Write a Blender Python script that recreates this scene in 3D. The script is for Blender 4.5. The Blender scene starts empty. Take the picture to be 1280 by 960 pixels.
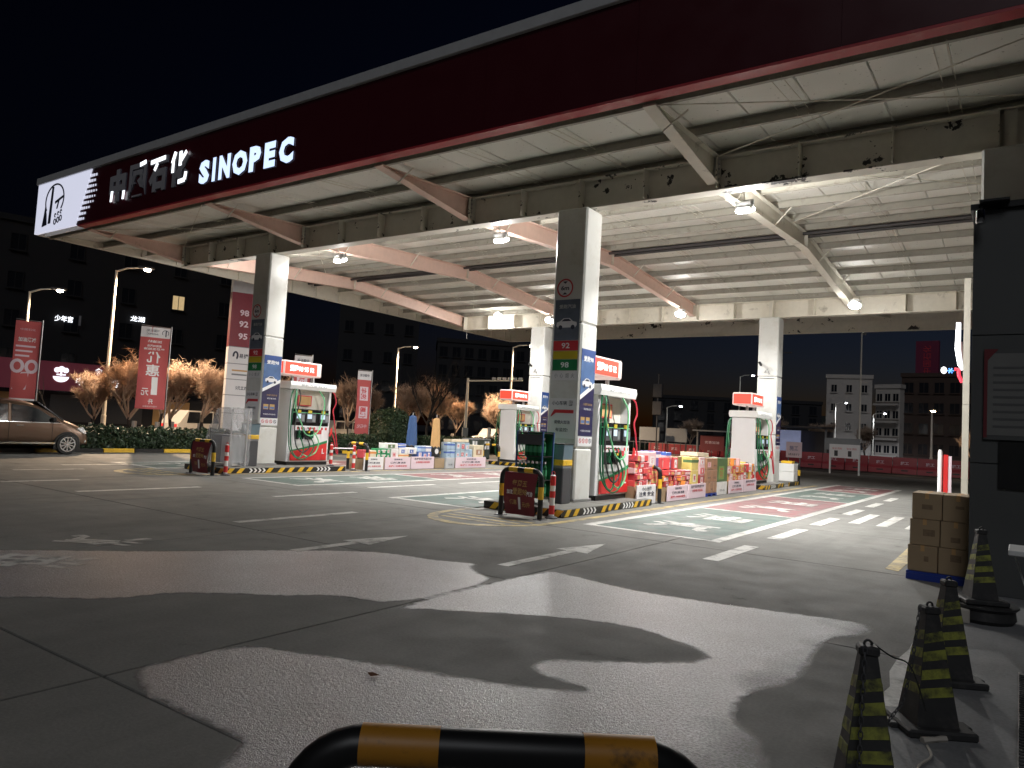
import bpy, bmesh, math, random
import numpy as np
from mathutils import Vector, Matrix
from mathutils.geometry import tessellate_polygon
random.seed(7)
SC = bpy.context.scene
COL = SC.collection
# ---------------------------------------------------------------- camera
def set_camera():
    yaw, pitch, roll = math.radians(-34.794), math.radians(3.489), math.radians(-3.132)
    fw = Vector((math.sin(yaw)*math.cos(pitch), math.cos(yaw)*math.cos(pitch), math.sin(pitch)))
    r = Vector((math.cos(yaw), -math.sin(yaw), 0)); u = r.cross(fw)
    c, s = math.cos(roll), math.sin(roll)
    R, U = r*c - u*s, r*s + u*c
    cam = bpy.data.cameras.new('camera'); o = bpy.data.objects.new('camera', cam); COL.objects.link(o)
    cam.sensor_width = 36; cam.lens = 918.335/1280*36
    cam.clip_start = 0.05; cam.clip_end = 2000
    m = Matrix.Identity(4)
    for i in range(3):
        m[i][0], m[i][1], m[i][2] = R[i], U[i], -fw[i]
    m.translation = (18.427, -13.645, 1.6)
    o.matrix_world = m
    SC.camera = o
set_camera()
# ---------------------------------------------------------------- night sky and exposure
W = bpy.data.worlds.new('World'); SC.world = W; W.use_nodes = True
nt = W.node_tree; nt.nodes.clear()
out = nt.nodes.new('ShaderNodeOutputWorld'); bg = nt.nodes.new('ShaderNodeBackground')
sky = nt.nodes.new('ShaderNodeTexSky'); sky.sky_type = 'NISHITA'; sky.sun_disc = False
sky.sun_elevation = math.radians(-4.5); sky.sun_rotation = math.radians(15)
sky.ozone_density = 2.4; sky.dust_density = .3
bg.inputs['Strength'].default_value = 0.115
nt.links.new(sky.outputs[0], bg.inputs['Color']); nt.links.new(bg.outputs[0], out.inputs['Surface'])
night_fill = bpy.data.lights.new('night_fill', 'SUN'); night_fill.energy = 0.29; night_fill.angle = math.radians(25); night_fill.color = (.93, .95, 1)  # added soft fill that lifts dark front faces, standing in for city glow
mo = bpy.data.objects.new('night_fill', night_fill); COL.objects.link(mo)
mo.rotation_euler = (math.radians(48), 0, math.radians(20)); mo.location = (0, 0, 60)
SC.view_settings.view_transform = 'Standard'; SC.view_settings.look = 'None'
SC.view_settings.exposure = 0.5; SC.view_settings.gamma = 1
SC.render.engine = 'CYCLES'
SC.cycles.use_denoising = True
SC.cycles.max_bounces = 7; SC.cycles.diffuse_bounces = 6; SC.cycles.glossy_bounces = 3
SC.cycles.transparent_max_bounces = 8; SC.cycles.transmission_bounces = 3
SC.cycles.sample_clamp_indirect = 6.0; SC.cycles.caustics_reflective = False; SC.cycles.caustics_refractive = False

def add_light(name, kind, loc, power, color, parent=None, **kw):
    l = bpy.data.lights.new(name, kind); l.energy = power; l.color = color
    for k, v in kw.items(): setattr(l, k, v)
    o = bpy.data.objects.new(name, l); COL.objects.link(o); o.location = loc
    if parent: o.parent = parent
    return o
CANOPY_W = 265.0     # watts of one canopy floodlight, downwards
SPILL_W = 205.0      # watts it throws sideways through its domed glass
STREET_W = 1500.0     # watts of one street lamp

# ---------------------------------------------------------------- helpers
class MB:
    """collects shapes and links them as ONE mesh object"""
    def __init__(s): s.v, s.f, s.m = [], [], []
    def add(s, vs, fs, mi=0):
        n = len(s.v); s.v += [tuple(p) for p in vs]
        s.f += [tuple(i+n for i in q) for q in fs]; s.m += [mi]*len(fs); return s
    def bb(s, x0, x1, y0, y1, z0, z1, mi=0, c=0.0):
        if c <= 0:
            return s.add([(x0,y0,z0),(x1,y0,z0),(x1,y1,z0),(x0,y1,z0),(x0,y0,z1),(x1,y0,z1),(x1,y1,z1),(x0,y1,z1)],
                  [(0,3,2,1),(4,5,6,7),(0,1,5,4),(1,2,6,5),(2,3,7,6),(3,0,4,7)], mi)
        b = bmesh.new(); bmesh.ops.create_cube(b, size=1)
        bmesh.ops.scale(b, vec=(x1-x0, y1-y0, z1-z0), verts=b.verts)
        bmesh.ops.translate(b, vec=((x0+x1)/2, (y0+y1)/2, (z0+z1)/2), verts=b.verts)
        bmesh.ops.bevel(b, geom=list(b.edges), offset=c, segments=1, affect='EDGES')
        b.verts.ensure_lookup_table()
        s.add([v.co[:] for v in b.verts], [[v.index for v in f.verts] for f in b.faces], mi); b.free(); return s
    def obb(s, c, X, Y, Z, mi=0):
        """box from centre and three half-axis vectors"""
        c, X, Y, Z = map(Vector, (c, X, Y, Z))
        vs = [c+X*a+Y*b+Z*d for d in (-1, 1) for a, b in ((-1,-1),(1,-1),(1,1),(-1,1))]
        return s.add(vs, [(0,3,2,1),(4,5,6,7),(0,1,5,4),(1,2,6,5),(2,3,7,6),(3,0,4,7)], mi)
    def prism(s, poly, lo, hi, axis='z', mi=0):
        """poly in the plane across axis: z:(x,y)  x:(y,z)  y:(x,z)"""
        P = {'z': lambda a, b, t: (a, b, t), 'x': lambda a, b, t: (t, a, b), 'y': lambda a, b, t: (a, t, b)}[axis]
        n = len(poly); vs = [P(a, b, lo) for a, b in poly] + [P(a, b, hi) for a, b in poly]
        fs = [tuple(range(n))[::-1], tuple(range(n, 2*n))] + [(i, (i+1) % n, (i+1) % n+n, i+n) for i in range(n)]
        return s.add(vs, fs, mi)
    def tube(s, pts, r, n=8, mi=0, caps=True, closed=False):
        pts = [Vector(p) for p in pts]; N = len(pts)
        rs = r if isinstance(r, (list, tuple)) else [r]*N
        vs, fs = [], []; ref = None
        for i, p in enumerate(pts):
            if closed: t = (pts[(i+1) % N]-pts[i-1])
            else: t = (pts[min(i+1, N-1)]-pts[max(i-1, 0)])
            t = t.normalized() if t.length > 1e-9 else Vector((0, 0, 1))
            if ref is None: ref = Vector((0, 0, 1)) if abs(t.z) < .9 else Vector((1, 0, 0))
            a = t.cross(ref).normalized(); ref = a.cross(t).normalized()
            for k in range(n):
                an = 2*math.pi*k/n
                vs.append(p+(a*math.cos(an)+ref*math.sin(an))*rs[i])
        M_ = N if closed else N-1
        for i in range(M_):
            j = (i+1) % N
            for k in range(n):
                fs.append((i*n+k, i*n+(k+1) % n, j*n+(k+1) % n, j*n+k))
        if caps and not closed: fs += [tuple(range(n))[::-1], tuple(range((N-1)*n, N*n))]
        return s.add(vs, fs, mi)
    def lathe(s, prof, n=16, loc=(0, 0, 0), mi=0, caps=True, closed=False):
        vs, fs = [], []; lx, ly, lz = loc
        for r, z in prof:
            for k in range(n):
                a = 2*math.pi*k/n; vs.append((lx+r*math.cos(a), ly+r*math.sin(a), lz+z))
        for i in range(len(prof)-1):
            for k in range(n): fs.append((i*n+k, i*n+(k+1) % n, (i+1)*n+(k+1) % n, (i+1)*n+k))
        if closed:
            L = (len(prof)-1)*n
            for k in range(n): fs.append((L+k, L+(k+1) % n, (k+1) % n, k))
        elif caps: fs += [tuple(range(n))[::-1], tuple(range((len(prof)-1)*n, len(prof)*n))]
        return s.add(vs, fs, mi)
    def mesh(s, name):
        me = bpy.data.meshes.new(name); me.from_pydata(s.v, [], s.f)
        if any(s.m): me.polygons.foreach_set('material_index', s.m)
        me.update(); return me
    def build(s, name, mats, parent=None, loc=None, smooth=False):
        me = s.mesh(name)
        for m in (mats if isinstance(mats, (list, tuple)) else [mats]): me.materials.append(m)
        if smooth:
            me.polygons.foreach_set('use_smooth', [True]*len(me.polygons))
            try: me.set_sharp_from_angle(angle=math.radians(40))
            except Exception: pass
        return link(name, me, parent, loc)
def link(name, me, parent=None, loc=None):
    o = bpy.data.objects.new(name, me); COL.objects.link(o)
    if parent: o.parent = parent
    if loc: o.location = loc
    return o
def tag(o, label=None, cat=None, group=None, kind=None):
    for k, v in (('label', label), ('category', cat), ('group', group), ('kind', kind)):
        if v: o[k] = v
    return o
def thing(name, label, cat, loc=(0, 0, 0), rz=0, group=None):
    o = bpy.data.objects.new(name, None); COL.objects.link(o)
    o.location = loc; o.rotation_euler = (0, 0, rz); o.empty_display_size = .2
    return tag(o, label, cat, group)
KIDS = {}
def copy_tree(o, parent=None, loc=None, rz=None, label=None):
    c = o.copy(); COL.objects.link(c)
    if parent: c.parent = parent
    if loc is not None: c.location = loc
    if rz is not None: c.rotation_euler = (0, 0, rz)
    if label: c['label'] = label
    for ch in list(o.children): copy_tree(ch, c)
    return c
FONT_CACHE = {}
def glyphs(body, bold=0.0, res=2):
    k = (body, bold)
    if k not in FONT_CACHE:
        cu = bpy.data.curves.new('t', 'FONT'); cu.body = body; cu.offset = bold; cu.resolution_u = res
        o = bpy.data.objects.new('t', cu); COL.objects.link(o)
        bpy.context.view_layer.update()
        me = bpy.data.meshes.new_from_object(o)
        vs = [tuple(v.co) for v in me.vertices]; fs = [tuple(p.vertices) for p in me.polygons]
        bpy.data.objects.remove(o); bpy.data.curves.remove(cu); bpy.data.meshes.remove(me)
        FONT_CACHE[k] = (vs, fs)
    return FONT_CACHE[k]
def text_mb(mb, body, c, xd, ud, w, h, bold=0.0, depth=0.0, mi=0):
    """flat (or extruded) lettering centred on c, filling w x h along xd, ud"""
    vs, fs = glyphs(body, bold)
    if not vs: return mb
    xs = [v[0] for v in vs]; ys = [v[1] for v in vs]
    x0, x1, y0, y1 = min(xs), max(xs), min(ys), max(ys)
    if w is None: w = h*(x1-x0)/max(y1-y0, 1e-6)
    if h is None: h = w*(y1-y0)/max(x1-x0, 1e-6)
    c, xd, ud = Vector(c), Vector(xd).normalized(), Vector(ud).normalized(); nd = xd.cross(ud)
    P = [c+xd*((v[0]-(x0+x1)/2)/(x1-x0)*w)+ud*((v[1]-(y0+y1)/2)/(y1-y0)*h) for v in vs]
    if depth <= 0: return mb.add(P, fs, mi)
    n = len(P); F = [tuple(i+n for i in f) for f in fs]+[f[::-1] for f in fs]
    cnt = {}
    for f in fs:
        for a, b in zip(f, f[1:]+f[:1]): cnt[(a, b)] = 1
    F += [(a, b, b+n, a+n) for (a, b) in cnt if (b, a) not in cnt]
    return mb.add(P+[p+nd*depth for p in P], F, mi)
def text(body, c, xd, ud, w, h, mat, parent, bold=0.0, depth=0.0, name='lettering'):
    return text_mb(MB(), body, c, xd, ud, w, h, bold, depth).build(name, mat, parent)

# ---------------------------------------------------------------- materials
def M(name, col, rough=.6, metal=0.0, var=.12, scale=6, bump=0.0, bscale=80, spec=.5, emit=None, es=0.0,
      dirt=None, dscale=3.0, dlo=.55, dhi=.75, world=False, alpha=None, coat=0.0):
    m = bpy.data.materials.new(name); m.use_nodes = True
    t = m.node_tree; b = t.nodes['Principled BSDF']
    b.inputs['Roughness'].default_value = rough; b.inputs['Metallic'].default_value = metal
    b.inputs['Specular IOR Level'].default_value = spec
    if coat: b.inputs['Coat Weight'].default_value = coat
    c4 = (*col, 1)
    if world: co = t.nodes.new('ShaderNodeNewGeometry').outputs['Position']
    else: co = t.nodes.new('ShaderNodeTexCoord').outputs['Object']
    if var > 0:
        n = t.nodes.new('ShaderNodeTexNoise'); n.inputs['Scale'].default_value = scale; n.inputs['Detail'].default_value = 5
        t.links.new(co, n.inputs['Vector'])
        r = t.nodes.new('ShaderNodeMix'); r.data_type = 'RGBA'
        r.inputs[6].default_value = (*[x*(1-var) for x in col], 1); r.inputs[7].default_value = (*[min(1, x*(1+var)) for x in col], 1)
        t.links.new(n.outputs['Fac'], r.inputs[0]); cur = r.outputs[2]
        if dirt:
            n2 = t.nodes.new('ShaderNodeTexNoise'); n2.inputs['Scale'].default_value = dscale; n2.inputs['Detail'].default_value = 7; n2.inputs['Roughness'].default_value = .65
            t.links.new(co, n2.inputs['Vector'])
            mr = t.nodes.new('ShaderNodeMapRange'); mr.inputs[1].default_value = dlo; mr.inputs[2].default_value = dhi
            t.links.new(n2.outputs['Fac'], mr.inputs[0])
            r2 = t.nodes.new('ShaderNodeMix'); r2.data_type = 'RGBA'; r2.inputs[7].default_value = (*dirt, 1)
            t.links.new(mr.outputs[0], r2.inputs[0]); t.links.new(cur, r2.inputs[6]); cur = r2.outputs[2]
        t.links.new(cur, b.inputs['Base Color'])
        # uneven gloss
        rr = t.nodes.new('ShaderNodeMapRange'); rr.inputs[3].default_value = max(0.02, rough-.08); rr.inputs[4].default_value = min(1, rough+.08)
        t.links.new(n.outputs['Fac'], rr.inputs[0]); t.links.new(rr.outputs[0], b.inputs['Roughness'])
    else: b.inputs['Base Color'].default_value = c4
    if bump > 0:
        n3 = t.nodes.new('ShaderNodeTexNoise'); n3.inputs['Scale'].default_value = bscale; n3.inputs['Detail'].default_value = 4
        t.links.new(co, n3.inputs['Vector'])
        bp = t.nodes.new('ShaderNodeBump'); bp.inputs['Strength'].default_value = bump; bp.inputs['Distance'].default_value = .01
        t.links.new(n3.outputs['Fac'], bp.inputs['Height']); t.links.new(bp.outputs[0], b.inputs['Normal'])
    if emit:
        b.inputs['Emission Color'].default_value = (*emit, 1); b.inputs['Emission Strength'].default_value = es
    if alpha is not None: b.inputs['Alpha'].default_value = alpha
    return m
MT = dict(
    cream=M('cream paint', (.7,.66,.57), .55, dirt=(.2,.17,.13), dscale=2.2, dlo=.58, dhi=.78),
    beam=M('cream beam paint', (.64,.61,.54), .6, dirt=(.025,.022,.02), dscale=1.5, dlo=.605, dhi=.617),
    pinkbeam=M('faded salmon paint', (.72,.52,.44), .6, dirt=(.3,.2,.16), dscale=2, dlo=.6, dhi=.8),
    roof=M('roof sheet', (.79,.78,.72), .5, var=.06, scale=1.5, dirt=(.3,.28,.24), dscale=15, dlo=.635, dhi=.68, bump=.1, bscale=25),
    purlin=M('purlin paint', (.37,.35,.3), .6, dirt=(.2,.18,.14), dscale=4, dlo=.55, dhi=.75),
    darkpipe=M('dark pipe', (.05,.045,.045), .5),
    maroon=M('maroon fascia sheet', (.058,.006,.011), .35, var=.08, scale=2, coat=.2),
    redstrip=M('red soffit paint', (.42,.035,.045), .45, dirt=(.5,.22,.2), dscale=1.2, dlo=.55, dhi=.8),
    greycap=M('grey flashing', (.52,.52,.52), .45, metal=.2),
    colwhite=M('white column cladding', (.64,.64,.61), .3, var=.06, scale=2, dirt=(.5,.48,.43), dscale=2.3, dlo=.5, dhi=.8),
    steel=M('bare steel', (.45,.45,.45), .35, metal=.9),
    white=M('white paint', (.78,.78,.76), .4, var=.05),
    whitepl=M('white panel', (.72,.71,.72), .5, var=.06, scale=3),
    pinkpl=M('pale pink panel', (.72,.58,.64), .5, var=.06, scale=3),
    black=M('black paint', (.012,.012,.012), .4, var=.2),
    blackg=M('black gloss', (.008,.008,.01), .18, var=.1),
    yellow=M('yellow paint', (.72,.44,.03), .45, var=.15, scale=9, dirt=(.25,.17,.05), dscale=7, dlo=.6, dhi=.75),
    yellowg=M('yellow green reflective', (.33,.35,.06), .6, var=.25, scale=10, dirt=(.05,.05,.03), dscale=9, dlo=.42, dhi=.62),
    red=M('red paint', (.6,.025,.025), .4, var=.1),
    redred=M('reflective red', (.62,.04,.04), .35, var=.1),
    green=M('green paint', (.02,.2,.07), .4, var=.1),
    dgreen=M('dark green rubber', (.012,.13,.055), .35, var=.15),
    lgreen=M('light green rubber', (.16,.5,.24), .35, var=.15),
    redhose=M('red rubber', (.5,.04,.06), .35, var=.15),
    rubber=M('black rubber', (.03,.03,.03), .6, var=.3, scale=12, dirt=(.07,.065,.06), dscale=9, dlo=.52, dhi=.75),
    grey=M('grey plastic', (.2,.21,.22), .5),
    dgrey=M('dark grey', (.06,.06,.065), .5),
    glass=M('dark glass', (.01,.012,.015), .08, var=.05, spec=.6),
    screen=M('lit screen', (.5,.6,.7), .3, var=.1, emit=(.5,.7,1), es=.25),
    lampface=M('lamp diffuser', (1,1,1), .3, var=0, emit=(1,.98,.93), es=70),
    lampbody=M('lamp housing', (.6,.6,.6), .4, metal=.3),
    warmface=M('sodium lamp glass', (1,.8,.5), .3, var=0, emit=(1,.66,.3), es=45),
    warmwhite=M('streetlamp glass', (1,.9,.8), .3, var=0, emit=(1,.85,.65), es=45),
    coolface=M('cool lamp glass', (1,1,1), .3, var=0, emit=(.9,.93,1), es=22),
    letter=M('lit letter face', (.8,.85,1), .4, var=0, emit=(.55,.68,1), es=.95),
    letterdim=M('failing letter face', (.12,.11,.12), .4, var=.5, scale=1.2, emit=(.8,.82,.9), es=.018),
    letterhot=M('bright letter face', (.9,.9,.9), .4, var=0, emit=(.9,.94,1), es=1.3),
    letterside=M('letter return', (.3,.32,.4), .4, var=.05),
    logolit=M('lit logo panel', (.7,.7,.78), .4, var=.2, scale=1.1, emit=(.72,.74,.9), es=.55),
    ink=M('dark print', (.03,.035,.06), .5, var=0),
    inkwhite=M('white print', (.8,.8,.8), .5, var=0),
    inkred=M('red print', (.55,.04,.05), .5, var=0),
    signred=M('lit red sign face', (.6,.05,.03), .4, var=.06, scale=2, emit=(1,.09,.05), es=.55),
    signwhite=M('lit sign print', (1,1,1), .4, var=0, emit=(1,.92,.88), es=1.15),
    signbox=M('sign box side', (.75,.65,.62), .4, var=.06, emit=(1,.6,.55), es=.12),
    bluead=M('blue poster', (.03,.07,.24), .35, var=.5, scale=2.5),
    purplead=M('purple poster', (.03,.026,.075), .35, var=.35, scale=3),
    skyad=M('pale poster', (.08,.15,.32), .35, var=.7, scale=3.2),
    greyad=M('grey poster', (.13,.15,.19), .35, var=.45, scale=4),
    priceyellow=M('price plate yellow', (.5,.4,.03), .4, var=.05),
    cardboard=M('cardboard', (.36,.26,.155), .75, var=.15, scale=4, bump=.08, bscale=60),
    tan=M('tan canvas', (.55,.33,.14), .8, var=.12, bump=.2, bscale=40),
    bluecloth=M('blue canvas', (.04,.09,.22), .8, var=.15, bump=.2, bscale=40),
    bluepl=M('blue plastic', (.02,.05,.32), .4, var=.1),
    carpaint=M('bronze car paint', (.17,.105,.07), .3, metal=.45, var=0, coat=.6),
    alloy=M('alloy wheel', (.7,.7,.7), .28, metal=.8, var=.05),
    tyre=M('tyre rubber', (.012,.012,.012), .7, var=.2),
    chrome=M('chrome', (.8,.8,.8), .12, metal=1, var=0),
    headlamp=M('headlamp glass', (.75,.78,.8), .1, var=.2, scale=20, spec=.7),
    leaf=M('hedge leaf', (.03,.055,.025), .5, var=.7, scale=2.2, world=True),
    twig=M('bare twig', (.44,.32,.235), .8, var=.3, scale=3),
    bark=M('bark', (.045,.034,.027), .85, var=.3, scale=8, bump=.4, bscale=30),
    unlit_bark=M('bark darkened as unlit', (.017,.013,.011), .85, var=.3, scale=8),  # near-black tone paints these trees as out of the lamplight
    limewash=M('limewashed trunk', (.5,.46,.4), .8, var=.15),
    concrete=M('wall concrete', (.3,.3,.29), .85, var=.15, scale=2, bump=.1, bscale=60),
    kioskwall=M('charcoal wall panel', (.078,.081,.08), .6, var=.12, scale=2),
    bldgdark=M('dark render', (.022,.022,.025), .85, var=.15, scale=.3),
    bldgpale=M('pale render', (.5,.46,.42), .85, var=.12, scale=.3, dirt=(.3,.28,.27), dscale=.5),
    bldgbrown=M('brown cladding', (.06,.037,.028), .8, var=.2, scale=.4),
    window=M('unlit window', (.015,.017,.022), .15, var=.2),
    winlit=M('lit window', (.5,.4,.25), .4, var=.3, scale=4, emit=(1,.72,.36), es=.35),
    paper=M('paper notice', (.5,.49,.47), .7, var=.06),
    bannerred=M('red banner cloth', (.52,.1,.1), .75, var=.12, scale=2.5, bump=.2, bscale=8),
    bannermaroon=M('maroon banner cloth', (.17,.022,.03), .55, var=.18, scale=3, bump=.25, bscale=9),
    gold=M('gold print', (.42,.27,.1), .5, var=0),
    foil=M('clear wrap', (.7,.71,.73), .12, var=.25, scale=3, bump=1.0, bscale=11, alpha=.33, spec=.8),
)
# ================================================================ GROUND
def ground_mat(name, col, var, rough, stain=None, spec=.3, bump=.25, wear=None):
    m = bpy.data.materials.new(name); m.use_nodes = True; t = m.node_tree; b = t.nodes['Principled BSDF']
    P = t.nodes.new('ShaderNodeNewGeometry').outputs['Position']
    def noise(sc, det=5, ro=.55, vec=P, dist=0):
        n = t.nodes.new('ShaderNodeTexNoise'); n.inputs['Scale'].default_value = sc; n.inputs['Detail'].default_value = det
        n.inputs['Roughness'].default_value = ro; n.inputs['Distortion'].default_value = dist
        t.links.new(vec, n.inputs['Vector']); return n.outputs['Fac']
    def ramp(f, lo, hi, a=0., z=1.):
        r = t.nodes.new('ShaderNodeMapRange'); r.inputs[1].default_value = lo; r.inputs[2].default_value = hi
        r.inputs[3].default_value = a; r.inputs[4].default_value = z; t.links.new(f, r.inputs[0]); return r.outputs[0]
    def mix(f, a, c):
        x = t.nodes.new('ShaderNodeMix'); x.data_type = 'RGBA'; t.links.new(f, x.inputs[0])
        for s, v in ((6, a), (7, c)):
            if isinstance(v, tuple): x.inputs[s].default_value = (*v, 1)
            else: t.links.new(v, x.inputs[s])
        return x.outputs[2]
    big = noise(.35, 4); mid = noise(2.2, 6, .6); fine = noise(45, 3)
    c = mix(ramp(big, .3, .7), tuple(x*(1-var) for x in col), tuple(x*(1+var) for x in col))
    c = mix(ramp(mid, .35, .75, 0, .35), c, tuple(x*.62 for x in col))
    c = mix(ramp(fine, .35, .65, 0, .35), c, tuple(min(1, x*1.5) for x in col))
    # tyre drag streaks along the lanes
    mp = t.nodes.new('ShaderNodeMapping'); mp.inputs['Scale'].default_value = (2.2, .12, 1); t.links.new(P, mp.inputs['Vector'])
    st = noise(1.0, 5, .6, mp.outputs[0])
    c = mix(ramp(st, .5, .8, 0, .45), c, tuple(x*.55 for x in col))
    if stain:
        c = mix(ramp(noise(1.1, 8, .7), .62, .70, 0, .7), c, stain)
    if wear:                                   # paint rubbed through to the concrete
        wn = noise(3.2, 9, .72); c = mix(ramp(wn, wear[0], wear[1], 0, .85), c, (.15,.148,.136))
        c = mix(ramp(st, .48, .72, 0, .5), c, (.12,.118,.11))
    t.links.new(c, b.inputs['Base Color'])
    t.links.new(ramp(mid, .3, .7, rough-.1, min(1, rough+.1)), b.inputs['Roughness'])
    b.inputs['Specular IOR Level'].default_value = spec
    bp = t.nodes.new('ShaderNodeBump'); bp.inputs['Strength'].default_value = bump; bp.inputs['Distance'].default_value = .006
    t.links.new(noise(70, 4), bp.inputs['Height']); t.links.new(bp.outputs[0], b.inputs['Normal'])
    return m
G_CONC = ground_mat('worn concrete', (.168,.165,.152), .14, .78, stain=(.07,.068,.062))
G_ASPH = ground_mat('asphalt', (.05,.05,.052), .2, .85)
G_LINE = ground_mat('worn white road paint', (.52,.51,.48), .12, .6, bump=.12, wear=(.5,.64))
G_YELL = ground_mat('worn yellow road paint', (.46,.36,.17), .12, .65, bump=.12, wear=(.44,.6))
G_GREEN = ground_mat('worn green road paint', (.088,.135,.118), .15, .62, bump=.12, wear=(.44,.64))
G_RED = ground_mat('worn red road paint', (.22,.085,.09), .15, .62, bump=.12, wear=(.45,.64))
G_TERR = ground_mat('tarmac terrain', (.04,.04,.042), .2, .9)

g = MB(); g.add([(-600,-200,-.06),(600,-200,-.06),(600,900,-.06),(-600,900,-.06)], [(0,1,2,3)])
ground = tag(g.build('ground', G_TERR), 'dark tarmac ground under the whole forecourt and district', kind='structure')
# forecourt: concrete bays with recessed joints
fore = tag(MB().bb(-7.8, 30, -32.3, 35, -.055, -.03).build('forecourt', G_ASPH), 'grey concrete forecourt of the filling station', kind='structure')
slab_me = MB().bb(-2.092, 2.092, -2.092, 2.092, -.03, 0, c=.006).mesh('slab'); slab_me.materials.append(G_CONC)
for i in range(-5, 4):
    for j in range(-5, 11):
        cx, cy = 13.95+4.2*i+2.1, -11.3+4.2*j+2.1
        link('slab', slab_me, fore, (cx, cy, 0))
road = tag(MB().bb(-31, -10.6, -80, 180, -.055, -.02).build('road', G_ASPH), 'dark asphalt road beyond the hedge', kind='structure')
m = MB()
for k in range(24): m.bb(-20.9, -20.75, -40+k*8, -36+k*8, -.018, -.016)
tag(m.build('road_markings', G_LINE), 'broken white centre line of the road', kind='structure')
m = MB().bb(-10.6, -7.98, -40, 19.9, -.05, .05)
tag(m.build('planting_bed', M('soil', (.05,.04,.03), .95, var=.3, scale=2, world=True)), 'soil bed under the clipped hedge', kind='structure')
# yellow and black kerb along the hedge
kerb = tag(MB().bb(-7.98, -7.82, -40, 20, -.05, .0).build('kerb', G_CONC), 'low painted kerb along the hedge', kind='structure')
ky = MB().bb(-7.985, -7.81, 0.01, 1.09, 0.0, .14, c=.012).mesh('kerb_stone'); ky.materials.append(MT['yellow'])
kb = MB().bb(-7.985, -7.81, 0.01, 1.09, 0.0, .14, c=.012).mesh('kerb_stone'); kb.materials.append(MT['black'])
for k in range(-12, 18): link('kerb_stone', kb if k % 2 == 0 else ky, kerb, (0, .55+1.1*k, 0))

# ---- lane paint
def sheet(polys, z, mat, name, label, parent=None):
    mb = MB()
    for p in polys: mb.prism(p, z-.003, z)
    return tag(mb.build(name, mat, parent), label, kind='structure')
def rect(x0, x1, y0, y1): return [(x0,y0),(x1,y0),(x1,y1),(x0,y1)]
def lane(xa, xb, y0, segs, tagname):
    gr, rd = [], []
    y = y0
    for c, L in segs:
        (gr if c == 'g' else rd).append(rect(xa+.09, xb-.09, y+.09, y+L-.09)); y += L
    if gr: sheet(gr, .004, G_GREEN, 'lane_paint', 'green refuelling bays of the lane '+tagname)
    if rd: sheet(rd, .004, G_RED, 'lane_paint', 'dull red refuelling bays of the lane '+tagname)
    ln = [rect(xa-.09, xa+.09, y0-.09, y+.4), rect(xb-.09, xb+.09, y0-.09, y+.4)]
    ys = y0
    for c, L in segs: ln.append(rect(xa+.091, xb-.091, ys-.07, ys+.07)); ys += L
    ln.append(rect(xa+.091, xb-.091, ys-.07, ys+.07))
    sheet(ln, .0045, G_LINE, 'lane_line', 'white outline of the bays of the lane '+tagname)
    mb = MB(); ys = y0; xc = (xa+xb)/2
    for c, L in segs:
        text_mb(mb, '汽', (xc, ys+L*.27, .009), (1,0,0), (0,1,0), 1.25, 1.05, bold=.03)
        text_mb(mb, '油', (xc, ys+L*.66, .009), (1,0,0), (0,1,0), 1.25, 1.05, bold=.03); ys += L
    tag(mb.build('lane_lettering', G_LINE), 'white characters painted in the bays of the lane '+tagname, kind='structure')
SEG = [('g', 5.3), ('r', 6.1), ('g', 5.2), ('r', 4.6)]
lane(12.22, 14.48, -2.1, SEG, 'nearest the cardboard pallet')
lane(7.45, 9.72, -2.05, SEG, 'beside the bottle rack')
lane(2.45, 4.5, -2.15, SEG, 'right of the wrapped cabinet')
lane(-3.2, -.95, -2.5, SEG, 'left of the wrapped cabinet')
# dashes, zebra and arrows
D = []
for x in (15.05,):
    for a, b in ((-3.95,-2.1),(-.9,1.1),(2.15,4.1),(5.4,7.3),(8.6,10.5),(11.8,13.7)): D.append(rect(x-.11, x+.11, a, b))
for k in range(6): D.append(rect(15.55+.53*k-.11, 15.55+.53*k+.11, 3.4, 6.2))
for x, ys in ((5.55, ((-.9,1.5),(2.6,5.2),(6.4,9),(10.2,12.8))), (6.25, ((-4.2,-2),)), (8.9, ((-6.9,-4.5),)), (1.8, ((-7.3,-5.8),)), (-1, ((-6,-4.4),)), (-2.4, ((-4.3,-1.2),)), (4.05, ((-6.9,-4.4),))):
    for a, b in ys: D.append(rect(x-.08, x+.08, a, b))
sheet(D, .0045, G_LINE, 'dashed_lines', 'worn white dashes between the lanes')
def arrow(x, y0, y1):
    return [[(x-.075,y0),(x+.075,y0),(x+.075,y1-.95),(x-.075,y1-.95)], [(x-.24,y1-1.0),(x+.24,y1-1.0),(x,y1)]]
sheet(arrow(11.28,-7.75,-5.75)+arrow(13.47,-6.5,-3.9)+arrow(1.3,-9.5,-7.2), .0045, G_LINE, 'lane_arrows', 'white arrows pointing up the lanes')
# yellow hatched nose and edge line of the islands
def yellow_nose(cx, label):
    L, R_ = cx-1.0, cx+1.35
    pts = []
    for k in range(13):
        a = math.pi*(1+k/12); pts.append(((L+R_)/2+(R_-L)/2*math.cos(a), -2.6+1.55*math.sin(a)))
    inn = [((p[0]-(L+R_)/2)*.86+(L+R_)/2, (p[1]+2.6)*.86-2.6) for p in pts]
    polys = [[pts[i], pts[i+1], inn[i+1], inn[i]] for i in range(12)]
    polys.append(rect(R_-.16, R_, -2.59, 17.5)); polys.append(rect(L, L+.16, -2.59, 17.5))
    for k in range(3): polys.append(rect(L+.5-.1*k, R_-.5+.1*k, -3.55+.3*k, -3.43+.3*k))
    sheet(polys, .004, G_YELL, 'yellow_line', label)
yellow_nose(10.5, 'yellow edge line round the island with the bottle rack')
yellow_nose(0.0, 'yellow edge line round the island with the wrapped cabinet')
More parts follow.
